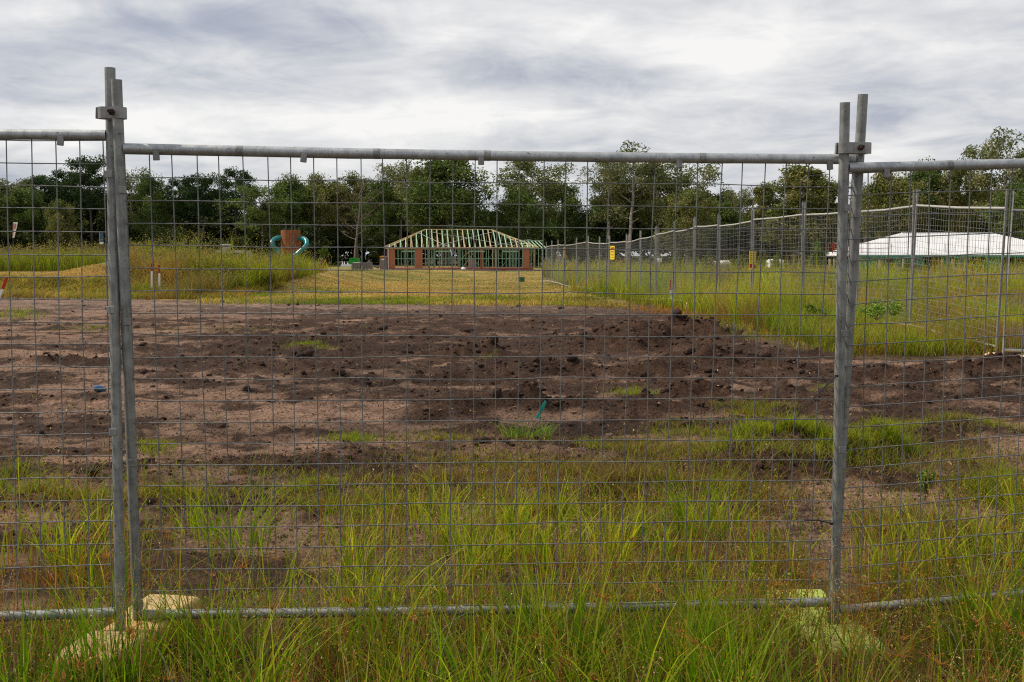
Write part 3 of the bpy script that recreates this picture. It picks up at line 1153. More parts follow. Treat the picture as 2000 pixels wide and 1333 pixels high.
def build_lot_growth():
    """sparse sprouts on the bare lot, mossy grass on the nearer mounds, dead roots"""
    hp = Heap()
    dry = Heap()
    # sprouts over bare soil
    P, px, py = scatter_px(26000, -100, 2100, 610, 1060, None, 30)
    den = np.clip(fbm(P[:, 0] * 1.3, P[:, 1] * 1.1, 3, 300) - .12, 0, 1) * 1.8 * (0.14 + .50 * sstep(820, 1020, py))
    k = rng.uniform(0, 1, len(P)) < den
    P = P[k]
    n = len(P)
    c = pick(GREENS[1:], n)
    hp.add(ribbons(P, rng.uniform(.015, .075, n), rng.uniform(.002, .0045, n) + P[:, 1] * .00012, rng.uniform(.2, 1.4, n), rng.uniform(0, 6.283, n), c, 3))
    # patches of short grass: (px, py, rx px, ry px, blades, height, green 0..1)
    PATCH = [(1740, 850, 60, 18, 700, .08, .8), (1860, 835, 130, 22, 1500, .07, .35),
             (1470, 805, 80, 18, 1800, .08, .5), (1240, 772, 50, 10, 700, .07, .9), (600, 678, 50, 6, 700, .07, 1), (300, 876, 50, 12, 700, .05, .9),
             (690, 860, 50, 9, 600, .06, .9), (40, 955, 75, 22, 2000, .10, .85), (600, 960, 70, 16, 900, .09, .7), (1000, 905, 260, 22, 2200, .06, .4),
             (900, 955, 200, 30, 3800, .08, .12), (1190, 950, 190, 36, 6500, .12, .08), (1330, 890, 160, 26, 2600, .09, .25), (740, 990, 190, 26, 2600, .10, .35),
             (1080, 1000, 200, 22, 2600, .10, .4), (1440, 955, 100, 30, 1500, .10, .4), (160, 985, 180, 26, 1300, .08, .4), (40, 618, 45, 10, 600, .18, .9),
             (180, 642, 70, 7, 500, .07, .7), (960, 700, 30, 5, 200, .06, .6), (1500, 660, 120, 8, 900, .08, .7), (420, 645, 160, 8, 700, .05, .6),
             (1900, 905, 120, 30, 1200, .12, .4), (1950, 985, 90, 40, 2600, .2, .6), (1600, 765, 60, 8, 300, .05, .6), (330, 985, 150, 18, 800, .08, .4),
             (860, 860, 110, 12, 700, .06, .5), (1150, 870, 130, 14, 900, .07, .6), (480, 930, 200, 14, 600, .05, .4), (1360, 848, 110, 14, 900, .08, .6)]
    # the green humps either side of the right posts, and their brown skirts
    for (hi, nb, h, g) in ((-7, 8500, .12, .9), (-6, 4800, .12, .92), (-5, 2200, .08, .5)):
        (cx, cy, rx, ry, hz, _d) = HEAP_W[HUMP + hi + 7]
        a = rng.normal(0, .42, nb)
        b = rng.normal(0, .50, nb)
        P = np.stack([cx + a * rx, cy + b * ry * 1.2, 0 * a], 1)
        k = fbm(P[:, 0] * 4, P[:, 1] * 4, 3, 315) > rng.uniform(-.6, .0, len(P))
        P = P[k]
        n = len(P)
        P[:, 2] = zfull(P[:, 0], P[:, 1])
        front = P[:, 1] < cy - ry * .25
        kk_ = ~(front & (rng.uniform(0, 1, n) < .72))
        P, front = P[kk_], front[kk_]
        n = len(P)
        isg = rng.uniform(0, 1, n) < np.where(front, g * .55, g)
        c = np.where(isg[:, None], pick(GREENS, n), pick(STRAWS, n) * .6)
        hp.add(ribbons(P, h * rng.uniform(.4, 1.2, n), rng.uniform(.003, .006, n), rng.uniform(.2, 1.3, n), rng.uniform(0, 6.283, n), c * .8, 3, c * 1.2))
    for (cx, cy, rx, ry, nb, h, g) in PATCH:
        a = rng.normal(0, .5, nb)
        b = rng.normal(0, .5, nb)
        P = ground_pt(cx + a * rx, cy + b * ry)
        P = P[np.isfinite(P[:, 1])]
        k = fbm(P[:, 0] * 3, P[:, 1] * 3, 3, 310) > rng.uniform(-.45, .05, len(P))
        P = P[k]
        n = len(P)
        P[:, 2] = zfull(P[:, 0], P[:, 1])
        isg = rng.uniform(0, 1, n) < g
        c = np.where(isg[:, None], pick(GREENS, n), np.where((rng.uniform(0, 1, n) < .4)[:, None], pick(RUSTS, n) * .5, pick(STRAWS, n) * .55))
        hp.add(ribbons(P, h * rng.uniform(.4, 1.1, n), rng.uniform(.0022, .0045, n) + P[:, 1] * .00008, rng.uniform(.2, 1.3, n), rng.uniform(0, 6.283, n), c * .8, 3, c * 1.2))
    # dead roots and stems mixed through the nearer ridges
    P, px, py = scatter_px(16000, -100, 2100, 860, 1050, None, 30)
    m = masks(P[:, 0], P[:, 1])
    k = rng.uniform(0, 1, len(P)) < np.clip(m[1] * 1.1 - .15, 0, 1) * .7
    P = P[k]
    n = len(P)
    c = np.where((rng.uniform(0, 1, n) < .5)[:, None], pick(STRAWS, n) * .7, pick(RUSTS, n) * .6)
    dry.add(ribbons(P, rng.uniform(.02, .10, n), rng.uniform(.0018, .003, n), rng.uniform(.8, 2.6, n), rng.uniform(0, 6.283, n), c, 4, None, .3))
    # straw and bark chips lying on the soil
    P, px, py = scatter_px(24000, -100, 2100, 600, 1080, None, 30)
    n = len(P)
    P[:, 2] += .006
    c = np.where((rng.uniform(0, 1, n) < .16)[:, None], pick(STRAWS, n), pick(np.array([(.05, .032, .024), (.08, .052, .036), (.13, .09, .065)]), n))
    dry.add(flecks(P, rng.uniform(.006, .016, n) * (.5 + P[:, 1] * .06), c))
    o = hp.build('lot_grass', M_grass)
    tag(o, 'sparse sprouting grass over the bare lot and its low mounds', None, None, 'stuff')
    o = dry.build('soil_debris', M_dry)
    tag(o, 'dead roots, straw and bark chips strewn over the bare lot', None, None, 'stuff')


build_lot_growth()


def field(name, label, poly, nb, h, w0, pal, lean=(.1, .7), mat=None, tip=1.25, seed=0, hnoise=.5, segs=3, seedhead=0.0, shpal=None, dmax=200, wd=.00045, taper=False):
    hp = Heap()
    xs = [p[0] for p in poly]
    ysr = [p[1] for p in poly]
    P, px, py = scatter_px(nb, min(xs), max(xs), min(ysr), max(ysr), poly, dmax)
    n = len(P)
    clump = fbm(P[:, 0] * .5, P[:, 1] * .35, 4, seed, .6)
    hh = h * np.clip(1 + hnoise * 1.4 * clump, .2, 1.55) * rng.uniform(.45, 1.1, n)
    if taper:
        hh = hh * (.50 + .50 * sstep(13, 19, P[:, 1])) * (1 + .75 * sstep(32, 42, P[:, 1]))
    sel_ = fbm(P[:, 0] * .33, P[:, 1] * .22, 4, seed + 21, .65) * 1.5 + .5 + rng.normal(0, .16, n)
    c = pal[np.clip((sel_ * len(pal)).astype(int), 0, len(pal) - 1)] * rng.uniform(.75, 1.25, (n, 1))
    tint = fbm(P[:, 0] * .25, P[:, 1] * .22, 3, seed + 5)[:, None]
    c = c * np.clip(1 + np.array((.55, .25, .15)) * tint + .5 * fbm(P[:, 0] * .9, P[:, 1] * .5, 3, seed + 9)[:, None], .3, 2)
    w = (w0 + P[:, 1] * wd) * rng.uniform(.6, 1.3, n)
    az = rng.uniform(0, 6.283, n)
    ln = rng.uniform(*lean, n)
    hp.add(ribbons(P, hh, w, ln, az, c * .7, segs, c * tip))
    if seedhead > 0:
        k = rng.uniform(0, 1, n) < seedhead
        T = P[k] + np.stack([hh[k] * ln[k] * np.cos(az[k]), hh[k] * ln[k] * np.sin(az[k]), hh[k] * (1 - .3 * ln[k])], 1)
        kk = 5
        T = np.repeat(T, kk, 0)
        T = T + rng.normal(0, 1, T.shape) * (h * np.array((.12, .12, .13)))
        hp.add(flecks(T, (w0 * 1.2 + T[:, 1] * wd * 1.5) * rng.uniform(.6, 1.6, len(T)), pick(shpal if shpal is not None else STRAWS, len(T))))
    o = hp.build(name, mat or M_grass)
    return tag(o, label, None, None, 'stuff')


YG = np.array([(.20, .245, .02), (.25, .27, .025), (.16, .22, .02), (.29, .26, .035)])
OLIVE = np.array([(.20, .19, .04), (.16, .175, .03), (.25, .21, .055), (.14, .165, .028)])
GOLD = np.array([(.44, .31, .09), (.37, .25, .07), (.50, .38, .14), (.29, .21, .06)])
DULL = np.array([(.20, .15, .085), (.26, .20, .11), (.15, .115, .065)])
BROWN = np.array([(.31, .19, .07), (.25, .15, .06), (.36, .24, .09)])
# right-hand field, near strip up to the soil ridge
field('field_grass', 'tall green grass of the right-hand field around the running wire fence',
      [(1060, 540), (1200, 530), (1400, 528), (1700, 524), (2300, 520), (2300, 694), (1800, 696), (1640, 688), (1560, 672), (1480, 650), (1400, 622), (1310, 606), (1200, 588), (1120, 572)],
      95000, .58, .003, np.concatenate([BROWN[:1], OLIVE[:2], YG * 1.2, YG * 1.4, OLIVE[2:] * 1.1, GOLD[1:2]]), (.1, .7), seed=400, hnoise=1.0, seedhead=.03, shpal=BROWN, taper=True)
field('field_grass_edge', 'rusty low grass fringing the soil on the right side',
      [(1080, 585), (1200, 588), (1310, 596), (1440, 600), (1650, 640), (1800, 668), (2200, 672), (2200, 700), (1660, 696), (1560, 684), (1440, 648), (1330, 622), (1200, 606), (1110, 598)],
      15000, .18, .003, np.concatenate([RUSTS, YG, GOLD]), (.2, 1.0), seed=420, hnoise=.6)
field('far_field_grass', 'far brownish seeding grass behind the running fence',
      [(1060, 512), (1300, 508), (1700, 506), (2400, 504), (2400, 530), (1700, 534), (1400, 538), (1200, 540), (1060, 545)],
      46000, .85, .004, np.concatenate([OLIVE * .85, BROWN[:2], YG * .85]), (.1, .5), seed=440, hnoise=.6, seedhead=.14, shpal=DULL, dmax=125)
# ragged tall stalks standing out of the stockpile and the left bank
field('stockpile_stalks', 'tall ragged seeding stalks standing out of the stockpile weeds',
      [(225, 560), (225, 474), (300, 460), (380, 468), (470, 482), (560, 498), (650, 512), (600, 540), (470, 560), (330, 572)],
      2600, 1.05, .003, np.concatenate([YG, OLIVE, YG * .7]), (.15, .9), seed=530, hnoise=.9, seedhead=.7, shpal=DULL, dmax=70, wd=.0004)
# mown centre
field('mown_grass', 'golden mown grass between the bare lot and the house frame',
      [(380, 588), (520, 560), (640, 533), (760, 528), (1060, 530), (1110, 545), (1180, 585), (1240, 602), (1120, 598), (1000, 596), (700, 594), (480, 592)],
      52000, .07, .006, np.concatenate([GOLD, GOLD, YG[:2], OLIVE[:1]]), (.4, 1.6), M_dry, seed=460, hnoise=.6, dmax=125)
field('mown_fringe', 'short green and straw grass along the far edge of the bare lot',
      [(380, 596), (420, 576), (700, 580), (1000, 582), (1150, 580), (1220, 600), (1000, 598), (700, 596)],
      9000, .12, .004, np.concatenate([YG, GOLD]), (.2, 1.0), seed=470, hnoise=.8)
# left bank
field('bank_grass', 'dry grass hanging over the low bank at the left edge of the lot',
      [(-300, 588), (-300, 548), (250, 548), (420, 556), (560, 560), (470, 586), (250, 586), (0, 584)],
      26000, .28, .004, np.concatenate([BROWN * .75, OLIVE, GOLD * .7]), (.3, 1.4), seed=480, hnoise=.6)
field('bank_mown_grass', 'straw coloured mown strip on top of the left bank',
      [(-300, 552), (-300, 514), (0, 516), (230, 520), (250, 548), (100, 552)],
      16000, .09, .005, np.concatenate([GOLD, GOLD, BROWN]), (.4, 1.5), M_dry, seed=490, hnoise=.5, dmax=120)


def tall_band():
    hp = Heap()
    n = 26000
    y = rng.uniform(70, 92, n)
    x = rng.uniform(-.60, -.335, n) * y
    P = np.stack([x, y, zfull(x, y)], 1)
    cl = fbm(x * .35, y * .3, 3, 505)
    h = 1.35 * (1 + .6 * cl) * rng.uniform(.5, 1.1, n)
    brown = rng.uniform(0, 1, n) < .3
    c = np.where(brown[:, None], pick(OLIVE, n), pick(YG, n))
    az = rng.uniform(0, 6.283, n)
    ln = rng.uniform(.05, .4, n)
    hp.add(ribbons(P, h, rng.uniform(.03, .06, n), ln, az, c * .75, 3, c * 1.15))
    k = rng.uniform(0, 1, n) < .22
    T = np.repeat(P[k] + np.stack([0 * h[k], 0 * h[k], h[k] * 1.05], 1), 6, 0)
    T = T + rng.normal(0, 1, T.shape) * np.array((.16, .16, .18))
    hp.add(flecks(T, rng.uniform(.03, .08, len(T)), pick(DULL, len(T))))
    tag(hp.build('left_tall_grass', M_grass), 'band of tall yellow green seeding grass behind the mown strip on the left', None, None, 'stuff')


tall_band()
field('stockpile_weeds', 'rank weeds and seeding grass covering the old soil stockpile',
      [(225, 580), (225, 474), (300, 462), (380, 468), (470, 482), (560, 498), (650, 508), (665, 526), (570, 550), (480, 574), (360, 586)],
      52000, .62, .004, np.concatenate([BROWN[:2] * .85, OLIVE * .8, YG * .85, YG * 1.15, OLIVE[1:2] * .65, BROWN[:1]]), (.1, .8), seed=510, hnoise=1.5, seedhead=.14, shpal=DULL, dmax=75)


# ---- singled-out grass tufts
def tuft_thing(px, py, n, rad, h, w, pal, label, lean=(.1, .55)):
    P = ground_pt(np.array([float(px)]), np.array([float(py)]))[0]
    hp = Heap()
    tuft(hp, 0, 0, n, rad, h, w, pal, lean, 1.3)
    V = np.concatenate(hp.V)
    # re-seat on the ground where the tuft grows
    V[:, 2] += float(zfull(np.array([P[0]]), np.array([P[1]]))[0]) - float(zfull(np.array([0.]), np.array([0.]))[0])
    V[:, 0] += P[0]
    V[:, 1] += P[1]
    o = raw_mesh('grass_tuft', V, np.concatenate(hp.Q), M_grass, np.clip(np.concatenate(hp.C), .002, 1))
    return tag(o, label, 'grass', 'tall grass tufts at the fence')


tuft_thing(455, 1070, 80, .17, .56, .0055, BRIGHT * 1.1, 'bright yellow green grass tuft behind the fence, right of the left posts', (.15, .95))
tuft_thing(1350, 1060, 70, .16, .50, .0055, BRIGHT, 'tall sparse yellow green tuft behind the fence, left of the right posts', (.15, .7))
tuft_thing(1030, 858, 110, .17, .20, .008, np.array([(.12, .20, .03), (.19, .26, .05)]), 'dark green tuft on the soil ridge beside the teal tape', (.3, 1.1))
for (x, y, n, r, h, lab) in ((-10.75, 31.6, 260, .55, .62, 'weedy clump hiding the feet of the two red topped stakes'),
                             (-1.20, 3.18, 120, .13, .50, 'dense deep green tuft in front of the pale orange fence foot'),
                             (-1.42, 3.05, 70, .13, .46, 'tall deep green tuft at the left end of the pale orange fence foot'),
                             (.52, 3.10, 90, .14, .48, 'deep green tuft in the verge left of the lime fence foot'),
                             (1.62, 3.30, 70, .10, .42, 'deep green tuft under the right-hand panel, right of the lime foot')):
    hp = Heap()
    tuft(hp, x, y, n, r, h, .0068 if y < 10 else .022, DEEP if y < 10 else np.concatenate([OLIVE * .7, YG * .7]), (.05, .42) if y < 10 else (.2, .9), 1.45)
    o = hp.build('grass_tuft', M_grass)
    tag(o, lab, 'grass', 'tall grass tufts at the fence')

# ================================================================== near fence
PW, CELL, RH = 2.44, .075, .0732
ZT, ZB, ZTOP = 1.67, .10, 1.885


def wire_grid(mb, wob=.0022, seg=5, r=.0019, far=False):
    for i in range(33):
        x = (i + .22) * CELL + (0 if far else random.gauss(0, .0012))
        pts = [(x + random.gauss(0, wob), random.gauss(0, wob), ZB + (ZT - ZB) * k / seg) for k in range(seg + 1)]
        if far:
            mb.bar(pts[0], pts[-1], 2 * r)
        else:
            mb.tube(pts, r, 6, False)
    n = 22
    for j in range(n):
        z = ZT - (j + .26) * RH
        pts = [(PW * k / (seg * 2), -2 * r + random.gauss(0, wob), z + random.gauss(0, wob)) for k in range(seg * 2 + 1)]
        if far:
            pts = [(PW * k / 6, -r + random.gauss(0, .004), z + random.gauss(0, .010)) for k in range(7)]
            for a, b in zip(pts[:-1], pts[1:]):
                mb.bar(a, b, 2 * r)
        else:
            mb.tube(pts, r, 6, False)


def fence_panel(label, group, clips_rail=(), clips_left=(), clips_right=()):
    root = empty('temporary_fence', label=label, cat='wire fence', group=group)
    for x in (0, PW):
        MB().tube([(x, 0, 0), (x, 0, .6), (x, 0, 1.2), (x, 0, ZTOP)], .0168, 20).build('post', M_post, root, True)
    # rails with slight sag and ringed weld marks
    for nm, z in (('top_rail', ZT), ('bottom_rail', ZB)):
        mb = MB()
        pts = [(.016 + (PW - .032) * k / 12, 0, z - .006 * math.sin(math.pi * k / 12)) for k in range(13)]
        mb.tube(pts, .0168, 20)
        rail = mb.build(nm, M_rail if nm == 'top_rail' else M_post, root, True)
        for x in (.38, .82, 1.18, 1.9):
            zz = z - .006 * math.sin(math.pi * x / PW)
            MB().tube([(x - .011, 0, zz), (x + .011, 0, zz)], .0174, 20).build('collar', M_post, rail, True)
    g = MB()
    wire_grid(g)
    g.build('wire_mesh', M_wire, root, True)
    for x in clips_rail:
        MB().box((x, -.012, ZT - .022), (.020, .010, .030), Matrix.Rotation(random.uniform(-.15, .15), 3, 'Y')).build('mesh_clip', M_clamp, root, False, .002)
    for s, zs in ((0, clips_left), (PW, clips_right)):
        for z in zs:
            sx = .008 if s == 0 else -.008
            MB().box((s + sx, -.0172, z), (.026, .005, .024)).build('mesh_clip', M_clamp, root, False, .002)
    return root


def rodr(v):
    v = np.array(v)
    t = np.linalg.norm(v)
    k = v / t
    K = np.array([[0, -k[2], k[1]], [k[2], 0, -k[0]], [-k[1], k[0], 0]])
    return np.eye(3) + math.sin(t) * K + (1 - math.cos(t)) * K @ K


ASP = .97625
C2W = np.array([[1, 0, 0], [0, -math.sin(TH), math.cos(TH)], [0, -math.cos(TH), -math.sin(TH)]])


def fit_matrix(rv, t, col0):
    """pose of a panel: local x along the panel from its left post, z up"""
    M = rodr(rv)
    o = M @ np.array([(col0 - 16) * .075, (-.26 - 9) * .075 * ASP, 0]) + np.array(t)   # centre of top rail at left post
    X = C2W @ M[:, 0]
    Z = -(C2W @ M[:, 1])
    Y = C2W @ M[:, 2]
    o = C2W @ o + np.array((0, 0, CZ)) - Z * ZT
    return Matrix(((X[0], Y[0], Z[0], o[0]), (X[1], Y[1], Z[1], o[1]), (X[2], Y[2], Z[2], o[2]), (0, 0, 0, 1)))


GN = 'wire fence panels across the foreground'
zr = [ZT - (y - 291) / 45.3 * RH for y in (372, 636, 930)]
p_main = fence_panel('large wire fence panel filling the middle between the two pairs of posts', GN,
                     (.118, .585, 1.16, 1.82, 2.335), zr, ())
p_main.matrix_world = fit_matrix((.14893, -.07966, .00707), (-.05439, .05447, 3.69096), -.22)
p_left = fence_panel('wire fence panel cut off by the left edge, its rail set higher', GN, (1.5, 2.285), (), [ZT - (y - 262) / 45.5 * RH for y in (341, 613, 862)])
p_left.matrix_world = fit_matrix((.05874, -.10071, -.00063), (-.12561, .00645, 3.68782), .28 - PW / .075)
p_right = fence_panel('wire fence panel cut off by the right edge, its rail set lower', GN, (.148, 1.0), [ZT - (y - 322) / 44 * RH for y in (402, 658, 905)], ())
p_right.matrix_world = fit_matrix((.16358, -.16152, -.04321), (2.33279, .02057, 3.95571), -.25)
bpy.context.view_layer.update()


def post_pt(panel, x, z):
    return panel.matrix_world @ Vector((x, 0, z))


def clamp(a, b, label, flange):
    """two-post coupler: a band round both pipes with a bolt"""
    a = Vector(a)
    b = Vector(b)
    root = empty('pipe_clamp', (a + b) / 2, label=label, cat='clamp', group='post clamps of the near fence')
    d = (b - a)
    d.y = 0
    d.z = 0
    b.z = a.z
    ln = d.length
    d.normalize()
    up = Vector((0, 0, 1))
    nrm = d.cross(up).normalized()
    a = a + nrm * .020
    b = b + nrm * .016
    root.location = (a + b) / 2
    mb = MB()
    ring = []
    R = .0255
    for k in range(11):
        an = math.pi / 2 + math.pi * k / 10
        ring.append((-ln / 2 + R * math.cos(an), R * math.sin(an)))
    for k in range(11):
        an = -math.pi / 2 + math.pi * k / 10
        ring.append((ln / 2 + R * math.cos(an), R * math.sin(an)))
    m = len(ring)
    vs = []
    for rr, z in ((1, -.018), (1, .018), (.88, .018), (.88, -.018)):
        for (p, q) in ring:
            w = d * (p * (1 if rr == 1 else .97)) + nrm * (q * rr) + up * z
            vs.append(w[:])
    fs = []
    for lvl in range(4):
        for k in range(m):
            k2 = (k + 1) % m
            l2 = (lvl + 1) % 4
            fs.append((lvl * m + k, lvl * m + k2, l2 * m + k2, l2 * m + k))
    mb.add(vs, fs)
    mb.build('band', M_clamp, root)
    fl = MB()
    c = d * (-ln / 2 - R - .002) * (1 if flange else 1) + nrm * .004
    fl.box(c[:], (.004, .014, .036), Matrix.Rotation(.06, 3, 'Y'))
    fl.build('flange', M_clamp, root, False, .001)
    bo = MB()
    c = d * (ln * .22) + nrm * R
    bo.tube([c[:], (c + nrm * .012)[:]], .010, 6)
    bo.tube([(c + nrm * .011)[:], (c + nrm * .030)[:]], .0055, 8)
    bo.build('bolt', M_rust, root)
    return root


clamp(post_pt(p_left, PW, 1.735), post_pt(p_main, 0, 1.795), 'steel clamp with rusty bolt joining the left pair of posts', True)
clamp(post_pt(p_right, 0, 1.735), post_pt(p_main, PW, 1.705), 'steel clamp with rusty bolt joining the right pair of posts', False)


def fence_foot(loc, rz, mat, label, L0=.62, W0=.23, H0=.15):
    """moulded plastic block: sloped sides, humped ends and a post slot in the middle"""
    mb = MB()
    secs = [(-.5, .82, .50), (-.47, .96, .90), (-.42, 1, 1), (-.17, 1, 1), (-.125, .95, .90), (.125, .95, .90), (.17, 1, 1), (.42, 1, 1), (.47, .96, .90), (.5, .82, .50)]
    prof = [(-.5, 0), (-.485, .5), (-.45, .92), (-.40, 1.0), (-.05, 1.02), (.05, 1.02), (.40, 1.0), (.45, .92), (.485, .5), (.5, 0)]
    vs = []
    for (t, ws, hs) in secs:
        for (u_, h_) in prof:
            vs.append((u_ * W0 * ws, t * L0, h_ * H0 * hs))
    m = len(prof)
    fs = []
    for i in range(len(secs) - 1):
        for j in range(m - 1):
            fs.append((i * m + j, i * m + j + 1, (i + 1) * m + j + 1, (i + 1) * m + j))
        fs.append((i * m + m - 1, i * m, (i + 1) * m, (i + 1) * m + m - 1))
    fs.append(tuple(range(m - 1, -1, -1)))
    fs.append(tuple((len(secs) - 1) * m + j for j in range(m)))
    mb.add(vs, fs)
    o = mb.build('plastic_block', mat, None, False, .005)
    o.location = loc
    o.rotation_euler = (0, 0, rz)
    return tag(o, label, 'fence block', 'moulded feet of the fence panels')


pl_ = post_pt(p_left, PW, 0)
pr_ = post_pt(p_right, 0, 0)
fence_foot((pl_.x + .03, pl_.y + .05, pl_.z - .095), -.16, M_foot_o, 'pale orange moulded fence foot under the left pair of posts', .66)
fence_foot((pr_.x - .03, pr_.y + .07, pr_.z - .09), .07, pale_topped('pale_topped_lime_block', (.22, .33, .020), (.32, .40, .07), .07, .15), 'lime green moulded fence foot under the right pair of posts', .70, .27)


def cable_tie(a, b, label, r=.0026):
    a = np.array(a)
    b = np.array(b)
    mid = (a + b) / 2 + np.array((0, 0, .006))
    mb = MB()
    mb.tube([a, mid, b], [r, r, r * .6], 6)
    mb.box(a, (.010, .009, .008))
    o = mb.build('cable_tie', M_black)
    tag(o, label, 'cable tie', 'black cable ties on the right posts')


cable_tie(at(1634, 735, 3.70), at(1577, 794, 3.58), 'long black cable tie sticking out from the right posts at mid height')
cable_tie(at(1624, 1023, 3.72), at(1571, 1016, 3.68), 'short black cable tie on the right posts near the grass')

# ================================================================== running fence on the right
FAR = [(2110, 12.4, 415), (1969, 12.3, 409), (1787, 14.4, 403), (1676, 16.4, 414), (1570, 18.3, 421), (1470, 20.2, 431), (1404, 21.9, 441), (1356, 23.4, 444),
       (1318, 25.2, 452), (1281, 27.0, 460), (1251, 28.8, 466), (1224, 30.8, 473.5), (1190, 33.2, 475.5), (1171, 35.4, 475.5), (1149, 37.8, 473.5), (1126, 40.2, 477.2),
       (1104, 42.8, 480), (1090, 45.4, 479.2), (1078, 48.0, 480), (1067, 50.6, 482)]
FLAB = ['nearest panel of the running wire fence, cut off by the right edge',
        'panel of the running fence in front of the white roof, with its bottom pipe showing',
        'panel of the running fence crossing behind the right pair of near posts',
        'panel of the running fence just left of the right pair of near posts',
        'panel of the running fence right of the paired yellow boards',
        'panel of the running fence left of the paired yellow boards',
        'panel of the running fence in front of the white covered pallets, pipe lying below',
        'panel of the running fence beside the red survey stake',
        'eighth panel of the running fence counted from the right edge',
        'ninth panel of the running fence counted from the right edge',
        'tenth panel of the running fence counted from the right edge',
        'eleventh panel of the running fence, first right of the hanging yellow sign',
        'panel of the running fence on which the yellow sign with a red heading hangs',
        'panel of the running fence with a sagging rail, left of the hanging yellow sign',
        'panel of the running fence where the rail peaks, far down the row',
        'panel of the running fence in front of the parked silver car',
        'fourth panel of the running fence from the house frame',
        'third panel of the running fence from the house frame',
        'second panel of the running fence from the house frame',
        'last panel of the running fence, next to the house frame']
GF = 'panels of the long wire fence on the right'


def far_panel():
    root = empty('temporary_fence')
    for x in (0, PW):
        MB().tube([(x, 0, 0), (x, 0, ZTOP)], .0165, 8).build('post', M_farpost, root, True)
    for nm, z in (('top_rail', ZT), ('bottom_rail', ZB)):
        MB().tube([(.01, 0, z), (PW * .5, 0, z - .012), (PW - .01, 0, z)], .0165, 8).build(nm, M_farrail, root, True)
    g = MB()
    wire_grid(g, .003, 2, .0014, True)
    g.build('wire_mesh', M_farwire, root)
    return root


proto = far_panel()
far_posts = [Vector(at(p[0], p[2], p[1])) for p in FAR]
for i in range(len(FAR) - 1):
    b, a = far_posts[i], far_posts[i + 1]        # a = left / farther post
    o = proto if i == 0 else copy_tree(proto)
    X = (b - a)
    ln = X.length
    X.normalize()
    Y = Vector((0, 0, 1)).cross(X).normalized()
    Z = X.cross(Y)
    s = (ln - .09) / PW
    org = a + X * .05 - Z * ZT + Vector((0, 0, random.uniform(-.02, .02)))
    Xs = X * s
    o.matrix_world = Matrix(((Xs.x, Y.x, Z.x, org.x), (Xs.y, Y.y, Z.y, org.y), (Xs.z, Y.z, Z.z, org.z), (0, 0, 0, 1)))
    tag(o, FLAB[i], 'wire fence', GF)
    if i in (0, 6):
        q = far_posts[i + 1] - Vector((0, 0, ZT))
        ff = fence_foot((q.x + .12, q.y - .05, q.z - .10), math.radians(75), M_foot_c,
                        ['cream fence foot half buried by soil at the near end of the running fence', 'cream fence foot in rusty grass where the running fence bends'][0 if i == 0 else 1], .66)


# ---- yellow boards on the running fence
def board(c, u_, w, h, label, red_top, lines=5):
    c = Vector(c)
    u_ = Vector(u_).normalized()
    n = u_.cross(Vector((0, 0, 1))).normalized()
    if n.y > 0:
        n = -n
    root = empty('warning_sign', c, label=label, cat='sign', group='yellow boards tied to the running fence')
    R = Matrix((u_, -n, Vector((0, 0, 1)))).transposed()
    MB().box((0, 0, 0), (w, .006, h), R).build('board', M_yellow, root)
    sgn = 1 if red_top else -1
    off = Vector(n) * .0045
    cc = Vector((0, 0, sgn * h * .30)) + off
    MB().box(cc[:], (w * .78, .003, h * .20), R).build('red_panel', M_red, root)
    mb = MB()
    for k in range(lines):
        z = sgn * h * (.10 - .11 * k)
        cc = Vector((0, 0, z)) + off
        mb.box(cc[:], (w * random.uniform(.45, .75), .003, h * .028), R)
    mb.build('small_print', M_black, root)
    return root


def fence_dir(i):
    return (far_posts[i] - far_posts[i + 1]).normalized()


board(at(1196.3, 494, 32.6), fence_dir(11) + Vector((.35, 0, 0)), .25, .40, 'yellow sign with a red heading hanging on the running fence', True)
board(at(1466.5, 508, 20.1), Vector((1, .25, 0)), .062, .36, 'narrow yellow board left of the post, red near its foot', False, 6)
board(at(1474.5, 509, 20.3), Vector((1, .5, 0)), .045, .38, 'narrow yellow board right of the post, mostly plain', False, 6)
board(at(1102, 494, 42.4), fence_dir(15), .20, .40, 'small yellow board edge-on, far down the running fence', True)


